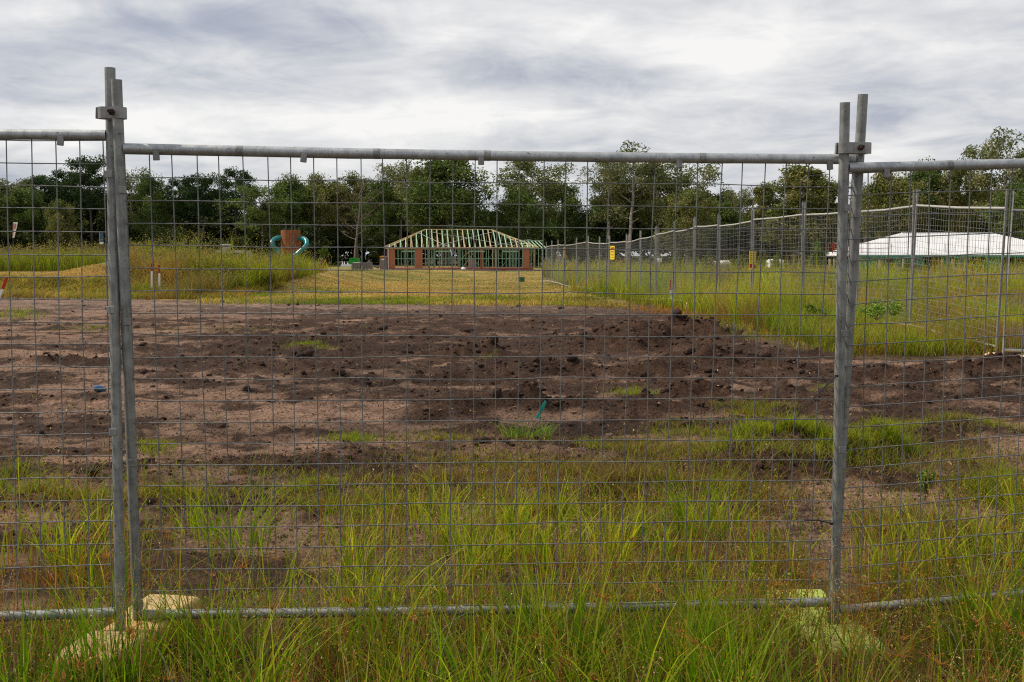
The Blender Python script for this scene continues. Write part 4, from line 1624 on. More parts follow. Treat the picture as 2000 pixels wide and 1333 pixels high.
# ================================================================== house frame
def house_frame():
    D = 121.0
    s = D / F
    x0, x1 = (756 - 1000) * s, (1040 - 1000) * s
    zf = CZ - 28 * s
    zp = CZ + 14 * s
    rise = 2.05
    W = x1 - x0
    dep = 10.0
    root = empty('house_frame', ((x0 + x1) / 2, D, zf), math.radians(5),
                 'single storey house under construction, green timber frame and open roof trusses', 'house')
    H = zp - zf
    hw = W / 2
    MB().box((0, dep / 2, .0), (W + .3, dep, .36)).build('slab', M_slab, root)
    # brick piers
    for (a, b, y) in ((757, 773, 0), (812, 826, 0), (1022, 1035, 0), (940, 946, 1.5), (1048, 1052, 3)):
        xa, xb = (a - 898) * s, (b - 898) * s
        MB().box(((xa + xb) / 2, y + .15, .18 + (H - .2) / 2), (xb - xa, .3, H - .2)).build('brick_pier', M_brick, root)
    MB().box((-hw + .22, -.1, H / 2), (.09, .09, H)).build('corner_pipe', M_brace, root)
    # wall plates
    MB().box((0, .05, H), (W + .5, .14, .12)).build('top_plate', M_timber, root)
    MB().box((0, dep, H), (W, .09, .09)).build('top_plate', M_timber, root)
    # studs, front wall with openings, plus inner and back walls
    for k in range(40):
        x = -hw + .9 + k * (W - 1.6) / 39 + random.uniform(-.08, .08)
        MB().box((x, .06, .18 + (H - .25) / 2), (.075, .09, H - .25)).build('wall_stud', M_timber if k in (14, 29, 30) else M_stud, root)
    for k in range(26):
        x = -hw + .6 + random.uniform(0, W - 1.2)
        y = random.choice((3.0, 6.2, dep - .1))
        MB().box((x, y, .18 + (H - .25) / 2), (.09, .09, H - .25)).build('wall_stud', M_stud, root)
    mb = MB()
    for y in (.07, 3.0, 6.2, dep - .1):
        mb.box((0, y, H * .52), (W - .8, .05, .07))
    for k in range(7):
        x = -hw + 2 + k * 2.2
        mb.bar((x, 3.0, .3), (x + 1.4, 3.0, H - .2), .05, .05)
    mb.build('noggings', M_stud, root)
    mb = MB()
    for k in range(4):
        xa = -hw + 2.6 + k * 3.7
        mb.box((xa, .065, H * .86), (1.7, .08, .14))
    mb.build('lintels', M_green_t, root)
    mb = MB()
    mb.bar((-hw + 7.2, 1.0, .2), (-hw + 9.2, 1.0, H - .3), .07)
    mb.bar((-hw + 8.4, 1.5, .2), (-hw + 9.6, 1.5, H - .6), .07)
    mb.build('wall_brace', M_timber, root)
    # wrapped panels inside
    MB().box((-hw + 9.6, 2.9, .75), (.9, .1, 1.1)).build('leaning_sheet', M_conc, root)
    # roof: rafters every 0.6 m, clipped by the hips
    xl, xr = (752 - 898) * s, (1052 - 898) * s
    rl, rr = (832 - 898) * s, (966 - 898) * s
    zt = lambda x: H + .10 + rise * min(1, max(0, (x - xl) / (rl - xl)), ) if x < rl else (H + .10 + rise * (1 if x <= rr else max(0, 1 - (x - rr) / (xr - rr))))
    n = int((xr - xl) / .575)
    for k in range(1, n):
        x = xl + k * (xr - xl) / n
        z = zt(x)
        hgt = z - H - .1
        yk = (dep / 2) * hgt / rise
        if hgt < .08:
            continue
        tr = MB()
        tr.bar((x, -.25, H + .05), (x, yk, z), .085, .10)
        tr.bar((x, dep + .25, H + .05), (x, dep - yk, z), .03, .05)
        if yk < dep / 2 - .2:
            tr.bar((x, yk, z), (x, dep - yk, z), .06, .09)
        t_o = tr.build('roof_truss', M_green_t if k % 5 else M_timber, root)
        wb = MB()
        for q in (.35, .7):
            wb.bar((x + .05, yk * q, H + .1 + hgt * q), (x + .22, yk * min(1, q + .4), H + .1), .05, .06)
            wb.bar((x, yk * .95, H + .1 + hgt * .95), (x + .18, yk * q, H + .1), .05, .06)
        wb.bar((x, 0, H + .12), (x, dep, H + .12), .05, .09)
        wb.build('truss_web', M_timber, t_o)
    mb = MB()
    for (xa, xb, y0, y1) in ((xl, rl, 0, dep / 2), (xr, rr, 0, dep / 2), (xl, rl, dep, dep / 2), (xr, rr, dep, dep / 2)):
        mb.bar((xa, y0, H + .12), (xb, y1, H + .12 + rise), .06, .12)
    mb.bar((rl, dep / 2, H + .14 + rise), (rr, dep / 2, H + .14 + rise), .05, .10)
    mb.bar((xl, -.3, H + .05), (xr, -.3, H + .05), .04, .12)
    mb.build('hip_rafters', M_timber, root)
    for (a, b, c, d) in ((818, 455, 878, 484), (845, 484, 968, 453), (840, 453, 1010, 482), (940, 485, 1042, 468)):
        def onroof(px, py):
            x = (px - 898) * s
            z = CZ + (499 - py) * s - zf
            hh = z - H - .1
            return (x, dep / 2 * hh / rise - .12, z + .08)
        MB().bar(onroof(a, b), onroof(c, d), .05, .03).build('roof_brace', M_brace, root)
    # lower wing on the right
    wg = MB()
    for k in range(5):
        x = hw + .1 + k * .42
        wg.bar((x, 2.0, H + .05), (x - .5, 5.0, H + .85), .06, .10)
        wg.box((x, 2.05, H / 2 + .1), (.07, .09, H - .2))
    wg.bar((hw - .2, 5, H + .9), (hw + 1.9, 5, H + .9), .05, .1)
    wg.bar((hw - .2, 2, H), (hw + 1.9, 2, H), .05, .1)
    wg.build('side_wing', M_green_t, root)
    return root


house_frame()


# ================================================================== white-roofed house
def white_house():
    D = 92.0
    s = D / F
    zE = CZ + 1.5 * s
    r0, r1 = 757 * (D + 5.75) / F, 933 * (D + 5.75) / F
    xl, xr = r0 - 5.8, r1 + 5.8
    root = empty('white_roofed_house', ((xl + xr) / 2, D, zE - 2.4), 0.0, 'low house under construction with a white hipped metal roof and green wall wrap', 'house')
    cx = (xl + xr) / 2
    dep = 11.5
    rise = 1.95
    H = 2.4
    a, b, c, d = xl - cx, xr - cx, r0 - cx, r1 - cx
    V = [(a, 0, H), (b, 0, H), (b, dep, H), (a, dep, H), (c, dep / 2, H + rise), (d, dep / 2, H + rise)]
    V2 = [(x, y, z - .10) for x, y, z in V]
    mb = MB()
    F4 = [(0, 1, 5, 4), (2, 3, 4, 5), (1, 2, 5), (3, 0, 4)]
    mb.add(V + V2, F4 + [tuple(i + 6 for i in reversed(f)) for f in F4] + [(0, 6, 7, 1), (1, 7, 8, 2), (2, 8, 9, 3), (3, 9, 6, 0)])
    roof = mb.build('roof', M_roof, root)
    ribs = MB()
    n = 74
    for k in range(1, n):
        x = a + (b - a) * k / n
        t = min(1, (x - a) / (c - a) if x < c else 1, (b - x) / (b - d) if x > d else 1)
        if t < .04:
            continue
        ribs.bar((x, .02, H + .012), (x, dep / 2 * t, H + rise * t + .012), .045, .03)
    ribs.build('roof_ribs', M_roof, roof)
    MB().bar((c, dep / 2, H + rise + .03), (d, dep / 2, H + rise + .03), .25, .04).build('ridge_cap', M_roof, roof)
    MB().box((cx * 0, .0, H - .13), (b - a, .06, .16)).build('fascia', M_wrap, root)
    # walls in bays: wrapped pieces and open bays with painted shade behind
    y = .65
    x = a + .5
    k = 0
    segs = [2.0, .9, 2.6, 1.4, 2.2, 1.6, 1.5, 1.9, 1.2, 2.0, 1.5, 1.4]
    while x < b - .6:
        w = segs[k % len(segs)]
        w = min(w, b - .5 - x)
        if k % 2 == 0:
            MB().box((x + w / 2, y, H / 2 - .1), (w, .12, H - .2)).build('wrapped_wall', M_wrap, root)
        x += w
        k += 1
    MB().box((0, 2.6, H / 2 - .1), (b - a - 1.2, .1, H - .2)).build('bay_shade_sheet', M_bay_shade, root)  # near-black sheet standing in for the shade inside the open bays
    for px in (1617, 1625, 1714, 1760, 1835, 1855):
        xx = (px - 1000) * s - cx
        MB().box((xx, -.3, H / 2 - .2), (.13, .13, H - .3)).build('porch_post', M_timber, root)
    # guard rail on the roof
    for px in (1620, 1628, 1633, 1686, 1744, 1850, 1908):
        xx = (px - 1000) * s - cx
        MB().bar((xx, .6, H + .1), (xx - .05, .6, H + (.95 if px > 1640 else 1.0)), .05).build('guard_post', M_red if px < 1700 else M_brace, root)
    gr = MB()
    for z in (.5, .95):
        gr.bar((a - 1.6, .6, H + z), (a + 3.0, .6, H + z), .05)
    gr.build('guard_rail', M_brace, root)
    return root


white_house()


# ================================================================== playground tower
def playground():
    D = 140.0
    s = D / F
    c = at(568.5, 505, D)
    zb = float(zbase(c[0], c[1]))
    root = empty('playground_tower', (c[0], c[1], zb), 0, 'rust brown slatted play tower with two teal tube slides', 'play tower')
    top = CZ + (499 - 450) * s - zb
    R = 17.5 * s
    mb = MB()
    for k in range(40):
        a = 2 * math.pi * k / 40
        mb.box((R * math.cos(a), R * math.sin(a), top / 2), (.16, .16, top + random.uniform(-.06, .06)), Matrix.Rotation(a, 3, 'Z'))
    mb.tube([(0, 0, .1), (0, 0, top - .2)], R * .93, 24)
    mb.build('slatted_wall', M_tower, root)
    for k, (px, py) in enumerate(((557, 444), (562, 436), (574, 437), (579, 447), (585, 444))):
        x = (px - 568.5) * s
        y = math.sqrt(max(.01, (R * .8) ** 2 - x * x)) * (-1 if k % 2 else 1)
        MB().tube([(x, y, 0), (x, y, CZ + (499 - py) * s - zb)], .11, 8).build('mast', M_lamp, root)
    rg = MB()
    for zz in (.32, .62):
        rg.tube([(R * 1.03 * math.cos(t), R * 1.03 * math.sin(t), top * zz) for t in np.linspace(-math.pi, 0, 14)], .05, 6)
    rg.build('hoop', M_lamp, root)

    def sl(pts, rads):
        P = [((px - 568.5) * s, y, CZ + (499 - py) * s - zb) for (px, py, y) in pts]
        P = np.array(P)
        # smooth the path
        for _ in range(3):
            Q = [P[0]]
            for a, b in zip(P[:-1], P[1:]):
                Q += [a * .75 + b * .25, a * .25 + b * .75]
            Q.append(P[-1])
            P = np.array(Q)
        mb = MB()
        mb.tube(P, rads, 14)
        return mb.build('tube_slide', M_teal, root, True)

    sl([(553, 465, -.3), (543, 465, -.8), (536.5, 472, -1.4), (538, 480, -1.8), (545, 487, -1.2), (551, 497, -1.5)], 4.6 * s)
    sl([(584, 467, -.3), (594, 466, -.8), (603, 469, -1.5), (606, 477, -2.0), (602, 484, -2.4), (594, 491, -2.6), (586, 499, -2.8), (579, 502, -2.9)], 4.6 * s)
    MB().box((-R * .6, -R * .95, .55), (.35, .15, 1.2)).build('entry_panel', M_white, root)


playground()


# ================================================================== smaller site things
def base_at(px, py, D):
    p = at(px, py, D)
    return Vector((p[0], p[1], p[2]))


def px_m(n, D):
    return n * D / F


D = 119.0
# skip
p = base_at(692, 521, D + 4)
sk = empty('skip_bin', p, 0, 'bright green skip bin behind the grey block pallets', 'skip')
w, h = px_m(19, D), px_m(17, D)
MB().add([(-w * .42, -.6, 0), (w * .5, -.6, 0), (w * .5, .8, 0), (-w * .42, .8, 0), (-w * .5, -.8, h * .62), (w * .5, -.8, h), (w * .5, 1, h), (-w * .5, 1, h * .62), (-w * .3, -.8, h), (-w * .3, 1, h)],
         [(3, 2, 1, 0), (0, 1, 5, 8, 4), (2, 3, 7, 9, 6), (1, 2, 6, 5), (3, 0, 4, 7), (4, 8, 9, 7), (8, 5, 6, 9)]).build('bin', M_skip, sk)
MB().box((0, -.83, h * .97), (w * .8, .1, .1)).box((w * .1, -.8, h * .45), (.1, .12, h * .8)).build('rim', M_skip, sk)
# block pallets
for (xa, xb, yt, lab) in ((686.5, 703, 514, 'left-hand pallet of grey blocks with a pale sheet on top'), (707, 725.5, 513, 'right-hand pallet of grey blocks beside the portable toilet')):
    p = base_at((xa + xb) / 2, 528, D - 6)
    root = empty('block_pallet', p, 0, lab, 'block pallet', 'pallets of grey blocks left of the house frame')
    w, h = px_m(xb - xa, D - 6), px_m(528 - yt, D - 6)
    mb = MB()
    nx, nz = 4, 4
    for i in range(nx):
        for j in range(nz):
            mb.box((-w / 2 + (i + .5) * w / nx, .5, .16 + (j + .5) * (h - .16) / nz), (w / nx - .015, 1.0 + random.uniform(-.02, .02), (h - .16) / nz - .015))
    mb.build('blocks', M_block, root)
    mb = MB()
    mb.box((0, .5, .13), (w, 1, .03))
    for i in (-.42, 0, .42):
        mb.box((i * w, .5, .055), (.1, 1, .11))
    mb.build('pallet', M_pallet, root)
    if xa < 700:
        MB().box((.05, .5, h + .03), (w * .75, .9, .05)).build('cover_sheet', M_white, root)
# stacked white material
p = base_at(676, 523, D)
st = empty('material_stack', p, 0, 'low white stack of sheets with standing offcuts left of the grey pallets', 'stack')
MB().box((0, .3, .22), (px_m(20, D), .8, .22)).box((0, .3, .06), (px_m(16, D), .6, .10)).build('sheets', M_white, st)
MB().box((-.42, .2, .45), (.07, .07, .5)).box((-.2, .2, .42), (.09, .07, .45)).box((.15, .2, .38), (.14, .06, .3)).build('offcuts', M_white, st)
# rubble low pile
p = base_at(733, 525, D)
rb = MB()
for k in range(26):
    rb.box((random.uniform(-.5, .5), random.uniform(-.3, .3), random.uniform(.02, .35)), (random.uniform(.1, .3), .15, random.uniform(.06, .14)), Matrix.Rotation(random.uniform(0, 3), 3, 'Z') @ Matrix.Rotation(random.uniform(-.5, .5), 3, 'X'))
o = rb.build('rubble_pile', M_block)
o.location = p
tag(o, 'small pile of grey offcuts between the pallets and the portable toilet', 'rubble')
# portable toilet
p = base_at(748.5, 527, D + 1)
lo = empty('portable_toilet', p, .1, 'brown portable toilet with an orange roof beside the house frame', 'toilet')
w, h = px_m(13.2, D), px_m(24, D)
MB().box((0, .5, h / 2), (w, 1.0, h)).build('cabin', M_loo, lo, False, .04)
mb = MB()
n = 10
vs = []
for k in range(n + 1):
    a = math.pi * k / n
    for y in (-.08, 1.08):
        vs.append((w * .54 * math.cos(a), y, h + .02 + .16 * math.sin(a)))
fs = [(2 * k, 2 * k + 1, 2 * k + 3, 2 * k + 2) for k in range(n)] + [tuple(range(0, 2 * n + 2, 2)), tuple(range(2 * n + 1, 0, -2)), (0, 2 * n, 2 * n + 1, 1)]
mb.add(vs, fs)
mb.build('roof', M_orange, lo)
dr = MB().box((0, -.012, h * .45), (w * .72, .02, h * .82)).build('door', M_loo, lo)
MB().box((w * .22, -.03, h * .5), (.05, .03, .12)).build('handle', M_black, dr)
MB().box((0, -.025, h * .83), (.34, .01, .14)).build('vent', M_white, lo)
# cement bag
p = base_at(905, 528.5, 117)
mb = MB()
bm = bmesh.new()
bmesh.ops.create_icosphere(bm, subdivisions=2, radius=1)
bv = np.array([v.co[:] for v in bm.verts])
bfc = [[v.index for v in f.verts] for f in bm.faces]
bm.free()
jit = 1 + .14 * rng.normal(size=(len(bv), 1))
mb.add(bv * jit * np.array((.24, .22, .17)) + np.array((0, 0, .16)), bfc)
o = mb.build('cement_bag', M_bag, None, True)
o.location = p
tag(o, 'crumpled white bag on the grass in front of the house frame', 'bag')


# wrapped pallets behind the running fence
def covered(px, py, wpx, hpx, D, label, blue):
    p = base_at(px, py, D)
    root = empty('covered_pallet', p, random.uniform(-.2, .2), label, 'pallet load', 'white covered loads beyond the running fence')
    w, h = px_m(wpx, D), px_m(hpx, D)
    jit = 1 + .05 * rng.normal(size=(len(bv), 1))
    q = np.sign(bv) * np.abs(bv) ** .55
    MB().add(q * jit * np.array((w / 2, .55, h * .32)) + np.array((0, .5, h * .68)), bfc).build('cover', M_bag, root, True)
    MB().box((0, .5, h * .24), (w * .94, 1.0, h * .48)).build('load', M_bluebag if blue else M_bag, root, False, .05)


covered(1392.5, 524, 21, 14, 72, 'white covered load with a blue base, left of the two close together', True)
covered(1417, 525, 22, 16, 70, 'taller white covered load with a blue base, right of the two close together', True)
covered(1518, 524, 31, 17, 74, 'wide white covered load standing alone behind the grass', False)
# small white sheet far off
p = base_at(1286, 513, 100)
o = MB().box((0, 0, .12), (px_m(12, 100), .5, .16), Matrix.Rotation(.06, 3, 'Y')).box((.1, .2, .3), (.4, .4, .14)).build('sheet_stack', M_bag, None, False, .03)
o.location = p
tag(o, 'small grey white stack far off behind the running fence', 'stack')


# car
def car(px, py, D, label):
    p = base_at(px, py, D)
    root = empty('parked_car', p, math.radians(8), label, 'car')
    prof = [(-.86, .32), (-.88, .75), (-.80, .92), (-.62, 1.38), (-.5, 1.45), (.5, 1.45), (.62, 1.38), (.80, .92), (.88, .75), (.86, .32)]
    # body lofted along y: bonnet, cabin, boot
    secs = [(-2.1, .62), (-1.95, .80), (-.95, .93), (-.25, 1.45), (1.1, 1.46), (1.8, 1.0), (2.1, .7)]
    vs = []
    for (y, top) in secs:
        for (x, z) in prof:
            vs.append((x * (.9 if abs(y) > 2 else 1), y, min(z, top)))
    m = len(prof)
    fs = []
    for i in range(len(secs) - 1):
        for j in range(m - 1):
            fs.append((i * m + j, i * m + j + 1, (i + 1) * m + j + 1, (i + 1) * m + j))
    fs += [tuple(range(m)), tuple((len(secs) - 1) * m + j for j in reversed(range(m)))]
    MB().add(vs, fs).build('body', M_carp, root, True)
    MB().add([(-.70, -.93, .95), (.70, -.93, .95), (.54, -.30, 1.40), (-.54, -.30, 1.40)], [(0, 1, 2, 3)]).build('windscreen', M_glass, root)
    for sx in (-1, 1):
        MB().box((sx * .66, -2.05, .66), (.3, .12, .14)).build('headlight', M_white, root)
        for y in (-1.35, 1.35):
            MB().tube([(sx * .72, y, .32), (sx * .90, y, .32)], .32, 16).build('wheel', M_tyre, root)


car(1099.5, 521, 166, 'silver car half hidden by tall weeds behind the running fence')

# street lamp
p = base_at(1560.5, 512, 112)
sl_ = empty('street_lamp', (p.x, p.y, float(zbase(p.x, p.y))), 0, 'dark curved street lamp rising above the running fence', 'street lamp')
zz = lambda py: CZ + (499 - py) * 112 / F - float(zbase(p.x, p.y))
xx = lambda px: (px - 1560.5) * 112 / F
pts = [(0, 0, 0), (0, 0, zz(420)), (0, 0, zz(364)), (xx(1562), 0, zz(357)), (xx(1566), 0, zz(350)), (xx(1573), 0, zz(346)), (xx(1584), 0, zz(344.5)), (xx(1606), 0, zz(342.8))]
MB().tube(pts, [.11, .085, .065, .06, .055, .05, .045, .04], 10).build('pole', M_lamp, sl_, True)
MB().box((xx(1610), 0, zz(342.6)), (px_m(11, 112), .22, .10), Matrix.Rotation(-.08, 3, 'Y'), .8).build('lamp_head', M_conc, sl_)

# feather flag and blue panel sign on the left
D = 105.0
p = base_at(24, 480, D)
fl = empty('feather_flag', p, 0, 'tapering red and white flag on a pole at the far left', 'flag')
fx = lambda px: (px - 24) * D / F
fz = lambda py: (480 - py) * D / F
MB().tube([(fx(25), 0, -1.2), (fx(26), 0, fz(460)), (fx(27), 0, fz(435))], .03, 6).build('pole', M_lamp, fl)
F0 = [(fx(25), fz(465)), (fx(28.5), fz(465)), (fx(36.5), fz(435)), (fx(27), fz(435))]
MB().add([(x, -.02, z) for x, z in F0] + [(x, .0, z) for x, z in F0], [(0, 1, 2, 3), (7, 6, 5, 4), (0, 4, 5, 1), (1, 5, 6, 2), (2, 6, 7, 3), (3, 7, 4, 0)]).build('cloth', M_white, fl)
F1 = [(fx(25.3), fz(461)), (fx(26.8), fz(461)), (fx(29.5), fz(437)), (fx(27.3), fz(437))]
F2 = [(fx(28.6), fz(447)), (fx(31), fz(449)), (fx(34), fz(438)), (fx(30.6), fz(438))]
mb = MB()
for FF in (F1, F2):
    mb.add([(x, -.035, z) for x, z in FF] + [(x, -.024, z) for x, z in FF], [(0, 1, 2, 3), (7, 6, 5, 4), (0, 4, 5, 1), (1, 5, 6, 2), (2, 6, 7, 3), (3, 7, 4, 0)])
mb.build('red_print', M_pink, fl)
p = base_at(198.5, 478, D)
sg = empty('panel_sign', p, 0, 'upright blue and white sign in front of the dark trees left of the left posts', 'sign')
w, h = px_m(7.5, D), px_m(24, D)
MB().box((0, 0, h * .52), (w, .06, h)).build('board', M_blue, sg)
MB().box((0, -.035, h * .12), (w, .02, h * .16)).build('white_foot_band', M_white, sg)
MB().box((-w * .4, -.035, h * .6), (w * .16, .02, h * .74)).build('pale_edge', M_conc, sg)
MB().box((-w * .3, .06, -.6), (.06, .06, 1.6)).box((w * .3, .06, -.6), (.06, .06, 1.6)).build('legs', M_lamp, sg)

# low wall with pillar and cabinet in the stockpile weeds
D = 62.0
p = base_at(452, 512, D)
lw = empty('garden_wall', p, 0, 'pale concrete wall with an end pillar sunk in the stockpile weeds', 'wall')
mb = MB()
w = px_m(56, D)
mb.box((-.1, .1, px_m(20, D)), (w, .1, px_m(6, D)))
mb.build('wall', M_conc, lw)
MB().box((px_m(33, D), 0, px_m(8, D)), (px_m(9, D), .28, px_m(28, D))).build('pillar', M_conc, lw)
MB().box((px_m(38, D), .1, px_m(6, D)), (px_m(3.5, D), .2, px_m(24, D))).build('pillar_return', M_conc, lw)
p = base_at(440, 492, D + 3)
cb = empty('white_cabinet', p, 0, 'white box standing behind the low concrete wall on the stockpile', 'cabinet')
MB().box((0, .2, px_m(4, D)), (px_m(16, D), .4, px_m(20, D))).build('cabinet', M_conc, cb, False, .03)
MB().box((0, .2, px_m(14.6, D)), (px_m(19, D), .5, px_m(2, D))).build('lid', M_white, cb)


# survey stakes
def stake(top, split, foot, D, w, label, low=True):
    a = Vector(at(*top, D))
    m = Vector(at(*split, D))
    b = Vector(at(*foot, D))
    root = empty('survey_stake', b, 0, label, 'stake', 'red topped survey stakes')
    MB().bar((m - b)[:], (a - b)[:], w).build('red_top', M_red, root)
    if low:
        MB().bar((0, 0, 0), (m - b)[:], w).build('white_shaft', M_white, root)


stake((14, 541), (5, 565), (-12, 604), 25.0, .05, 'red and white survey stake leaning at the left edge of the lot')
stake((296.5, 515), (296.5, 530), (296, 580), 32.4, .045, 'upright red and white stake, left of the two in the weeds')
stake((311, 518), (311.2, 534), (311.5, 580), 32.2, .045, 'upright red and white stake, right of the two in the weeds')
stake((1309.5, 546), (1310, 567), (1312, 592), 25.6, .03, 'short red stake in grass beside the running fence')

# small green service box in the mown grass
p = base_at(1019, 551, 52)
gb = empty('service_box', p, .15, 'small dark green service box in the mown grass', 'box')
w = px_m(10, 52)
MB().box((0, 0, w * .42), (w, w * .9, w * .84)).build('body', M_box, gb, False, .012)
MB().box((0, 0, w * .88), (w * 1.08, w, w * .1)).build('lid', M_box, gb, False, .008)
MB().bar((-w * .7, 0, -.05), (-w * .55, 0, w * .5), .03).build('marker', M_conc, gb)

# litter on the lot
p = ground_pt(np.array([193.]), np.array([767.]))[0]
bt = MB()
bt.tube([(-.045, 0, .03), (-.02, 0, .032), (.02, 0, .03), (.05, .01, .025), (.065, .012, .024)], [.022, .030, .028, .016, .010], 10)
o = bt.build('plastic_bottle', M_litter, None, True)
o.location = (p[0], p[1], float(zfull(np.array([p[0]]), np.array([p[1]]))[0]))
o.rotation_euler = (.1, .15, .5)
tag(o, 'crushed blue plastic bottle on the soil beside the left posts', 'litter')
a = Vector(at(1049, 818, 8.25))
b = Vector(at(1066, 783, 8.25))
mb = MB()
d = (b - a)
for k in range(6):
    t0, t1 = k / 6, (k + 1) / 6
    q0 = a + d * t0 + Vector((0, .006 * math.sin(k), 0))
    q1 = a + d * t1 + Vector((0, .006 * math.sin(k + 1), 0))
    mb.bar(q0[:], q1[:], .024 if k < 5 else .016, .004, None, (0, 1, .2))
o = mb.build('marker_tape', M_tealtape)
tag(o, 'teal plastic marker strip standing in the soil ridge', 'marker')


# ================================================================== trees
def leaf_cloud(cents, rads, per, size, pal, flat=.7, droop=.4, shell=.55):
    """leaf faces through the volume of each cluster"""
    n = len(cents)
    k = per
    C = np.repeat(cents, k, 0)
    R = np.repeat(rads, k)
    u_ = rng.normal(size=(n * k, 3))
    u_ /= np.linalg.norm(u_, axis=1)[:, None]
    r = rng.uniform(shell * .4, 1, n * k) ** .6
    P = C + u_ * (R * r)[:, None] * np.array((1, 1, flat))
    a = rng.normal(size=(n * k, 3))
    a[:, 2] -= droop
    a /= np.linalg.norm(a, axis=1)[:, None]
    b = rng.normal(size=(n * k, 3))
    b -= a * (a * b).sum(1)[:, None]
    b /= np.linalg.norm(b, axis=1)[:, None]
    s = (size * rng.uniform(.6, 1.4, n * k))[:, None]
    V = np.stack([P - a * s, P + b * s * .45, P + a * s, P - b * s * .45], 1).reshape(-1, 3)
    cc = pal[rng.integers(0, len(pal), n)]
    cc = np.repeat(cc, k, 0) * rng.uniform(.65, 1.35, (n * k, 1))
    return V, np.arange(4 * n * k).reshape(-1, 4), np.repeat(cc, 4, 0)


EUC = np.array([(.095, .108, .042), (.115, .122, .050), (.075, .09, .035), (.135, .13, .062)]) * 1.50
DENSE = np.array([(.050, .078, .019), (.066, .094, .024), (.040, .064, .017), (.088, .112, .030)]) * 1.45
PINE = np.array([(.028, .052, .018), (.038, .066, .022), (.022, .043, .015)]) * 1.15
LIME = np.array([(.10, .15, .025), (.13, .18, .03), (.08, .12, .02)])
OLV = np.array([(.085, .096, .028), (.108, .115, .033), (.066, .080, .024), (.135, .118, .045)]) * 1.50


def grow(H, kind):
    """trunk tubes and crown cluster centres for one tree of height H"""
    tb = MB()
    cents, rads = [], []
    lean = np.array((random.uniform(-.05, .05), random.uniform(-.05, .05)))
    k = 9
    T = []
    for i in range(k):
        t = i / (k - 1)
        T.append((lean[0] * H * t + random.gauss(0, .012 * H) * t, lean[1] * H * t + random.gauss(0, .012 * H) * t, H * .93 * t))
    T = np.array(T)
    r0 = (.017 if kind != 'bare' else .010) * H
    tb.tube(T, [r0 * (1 - .85 * i / (k - 1)) + .02 for i in range(k)], 7)
    P = {'euc': (.42, .98, 13, .26, .55, .10), 'dense': (.22, .95, 18, .30, .25, .125), 'pine': (.55, .97, 14, .20, .12, .088),
         'feather': (.12, .95, 20, .27, .60, .095), 'bare': (.25, .9, 16, .2, .8, .03), 'low': (.1, .9, 12, .42, .35, .16)}[kind]
    lo, hi, nl, reach, rise, cr = P
    for j in range(nl):
        t = lo + (hi - lo) * ((j + random.random()) / nl)
        i = t * (k - 1)
        i0 = min(int(i), k - 2)
        b = T[i0] + (T[i0 + 1] - T[i0]) * (i - i0)
        an = j * 2.4 + random.uniform(-.5, .5)
        prof = {'euc': .55 + .6 * math.sin(math.pi * (t - lo) / (hi - lo) * .8 + .3), 'dense': math.sin(math.pi * (.12 + .83 * (t - lo) / (hi - lo))) + .15,
                'pine': .45 + .75 * math.sin(math.pi * (.15 + .75 * (t - lo) / (hi - lo))), 'feather': 1.05 - .75 * (t - lo) / (hi - lo), 'bare': 1,
                'low': math.sin(math.pi * (.2 + .75 * (t - lo) / (hi - lo))) + .1}[kind]
        ln = H * reach * prof * random.uniform(.7, 1.25)
        d = np.array((math.cos(an), math.sin(an), rise * random.uniform(.6, 1.4)))
        d /= np.linalg.norm(d)
        m1 = b + d * ln * .5 + np.array((0, 0, random.uniform(-.02, .03) * H))
        e = b + d * ln + np.array((0, 0, random.uniform(-.02, .05) * H))
        rb = r0 * (.42 if kind != 'pine' else .25) * (1 - .5 * t)
        tb.tube([b, m1, e], [rb, rb * .6, rb * .2], 5, False)
        nsub = 5 if kind in ('dense', 'low') else 4
        for q in range(nsub):
            f = .40 + .60 * (q + random.random()) / nsub
            pnt = (b + (m1 - b) * f * 2) if f < .5 else (m1 + (e - m1) * (f - .5) * 2)
            sd = np.array((random.gauss(0, 1), random.gauss(0, 1), random.gauss(.25, .6)))
            sd /= np.linalg.norm(sd)
            tip = pnt + sd * ln * random.uniform(.15, .42)
            tb.tube([pnt, (pnt + tip) / 2 + np.array((0, 0, .01 * H)), tip], [rb * .35, rb * .22, rb * .08], 4, False)
            if kind == 'bare':
                for _ in range(3):
                    t2 = tip + np.array((random.gauss(0, .05), random.gauss(0, .05), abs(random.gauss(.06, .03)))) * H
                    tb.tube([tip, (tip + t2) / 2, t2], [rb * .12, rb * .08, rb * .03], 3, False)
            cents.append(tip)
            rads.append(H * cr * random.uniform(.55, 1.15))
            if kind in ('dense', 'low', 'feather') or random.random() < .5:
                cents.append(pnt + sd * ln * .12)
                rads.append(H * cr * random.uniform(.5, .9))
    cents.append(T[-1])
    rads.append(H * cr)
    return tb, np.array(cents), np.array(rads)


PROTO = {}
LAYER = bpy.data.collections.new('unused')


def make_proto(key, kind, H, per, size, pal, bark, flat=.7):
    tb, c, r = grow(H, kind)
    me_t = tb.build('trunk', bark, None, True)
    if kind == 'bare':
        sel = rng.uniform(0, 1, len(c)) < .35
        c, r = c[sel], r[sel]
    V, Q, C = leaf_cloud(c, r, per, size, pal, flat)
    me_c = raw_mesh('crown', V, Q, M_leaf, np.clip(C, .004, 1))
    top = max(V[:, 2].max(), 1)
    PROTO[key] = (me_t, me_c, float(np.percentile(V[:, 2], 99.5)), float(np.percentile(np.abs(V[:, 0]), 97)), kind)


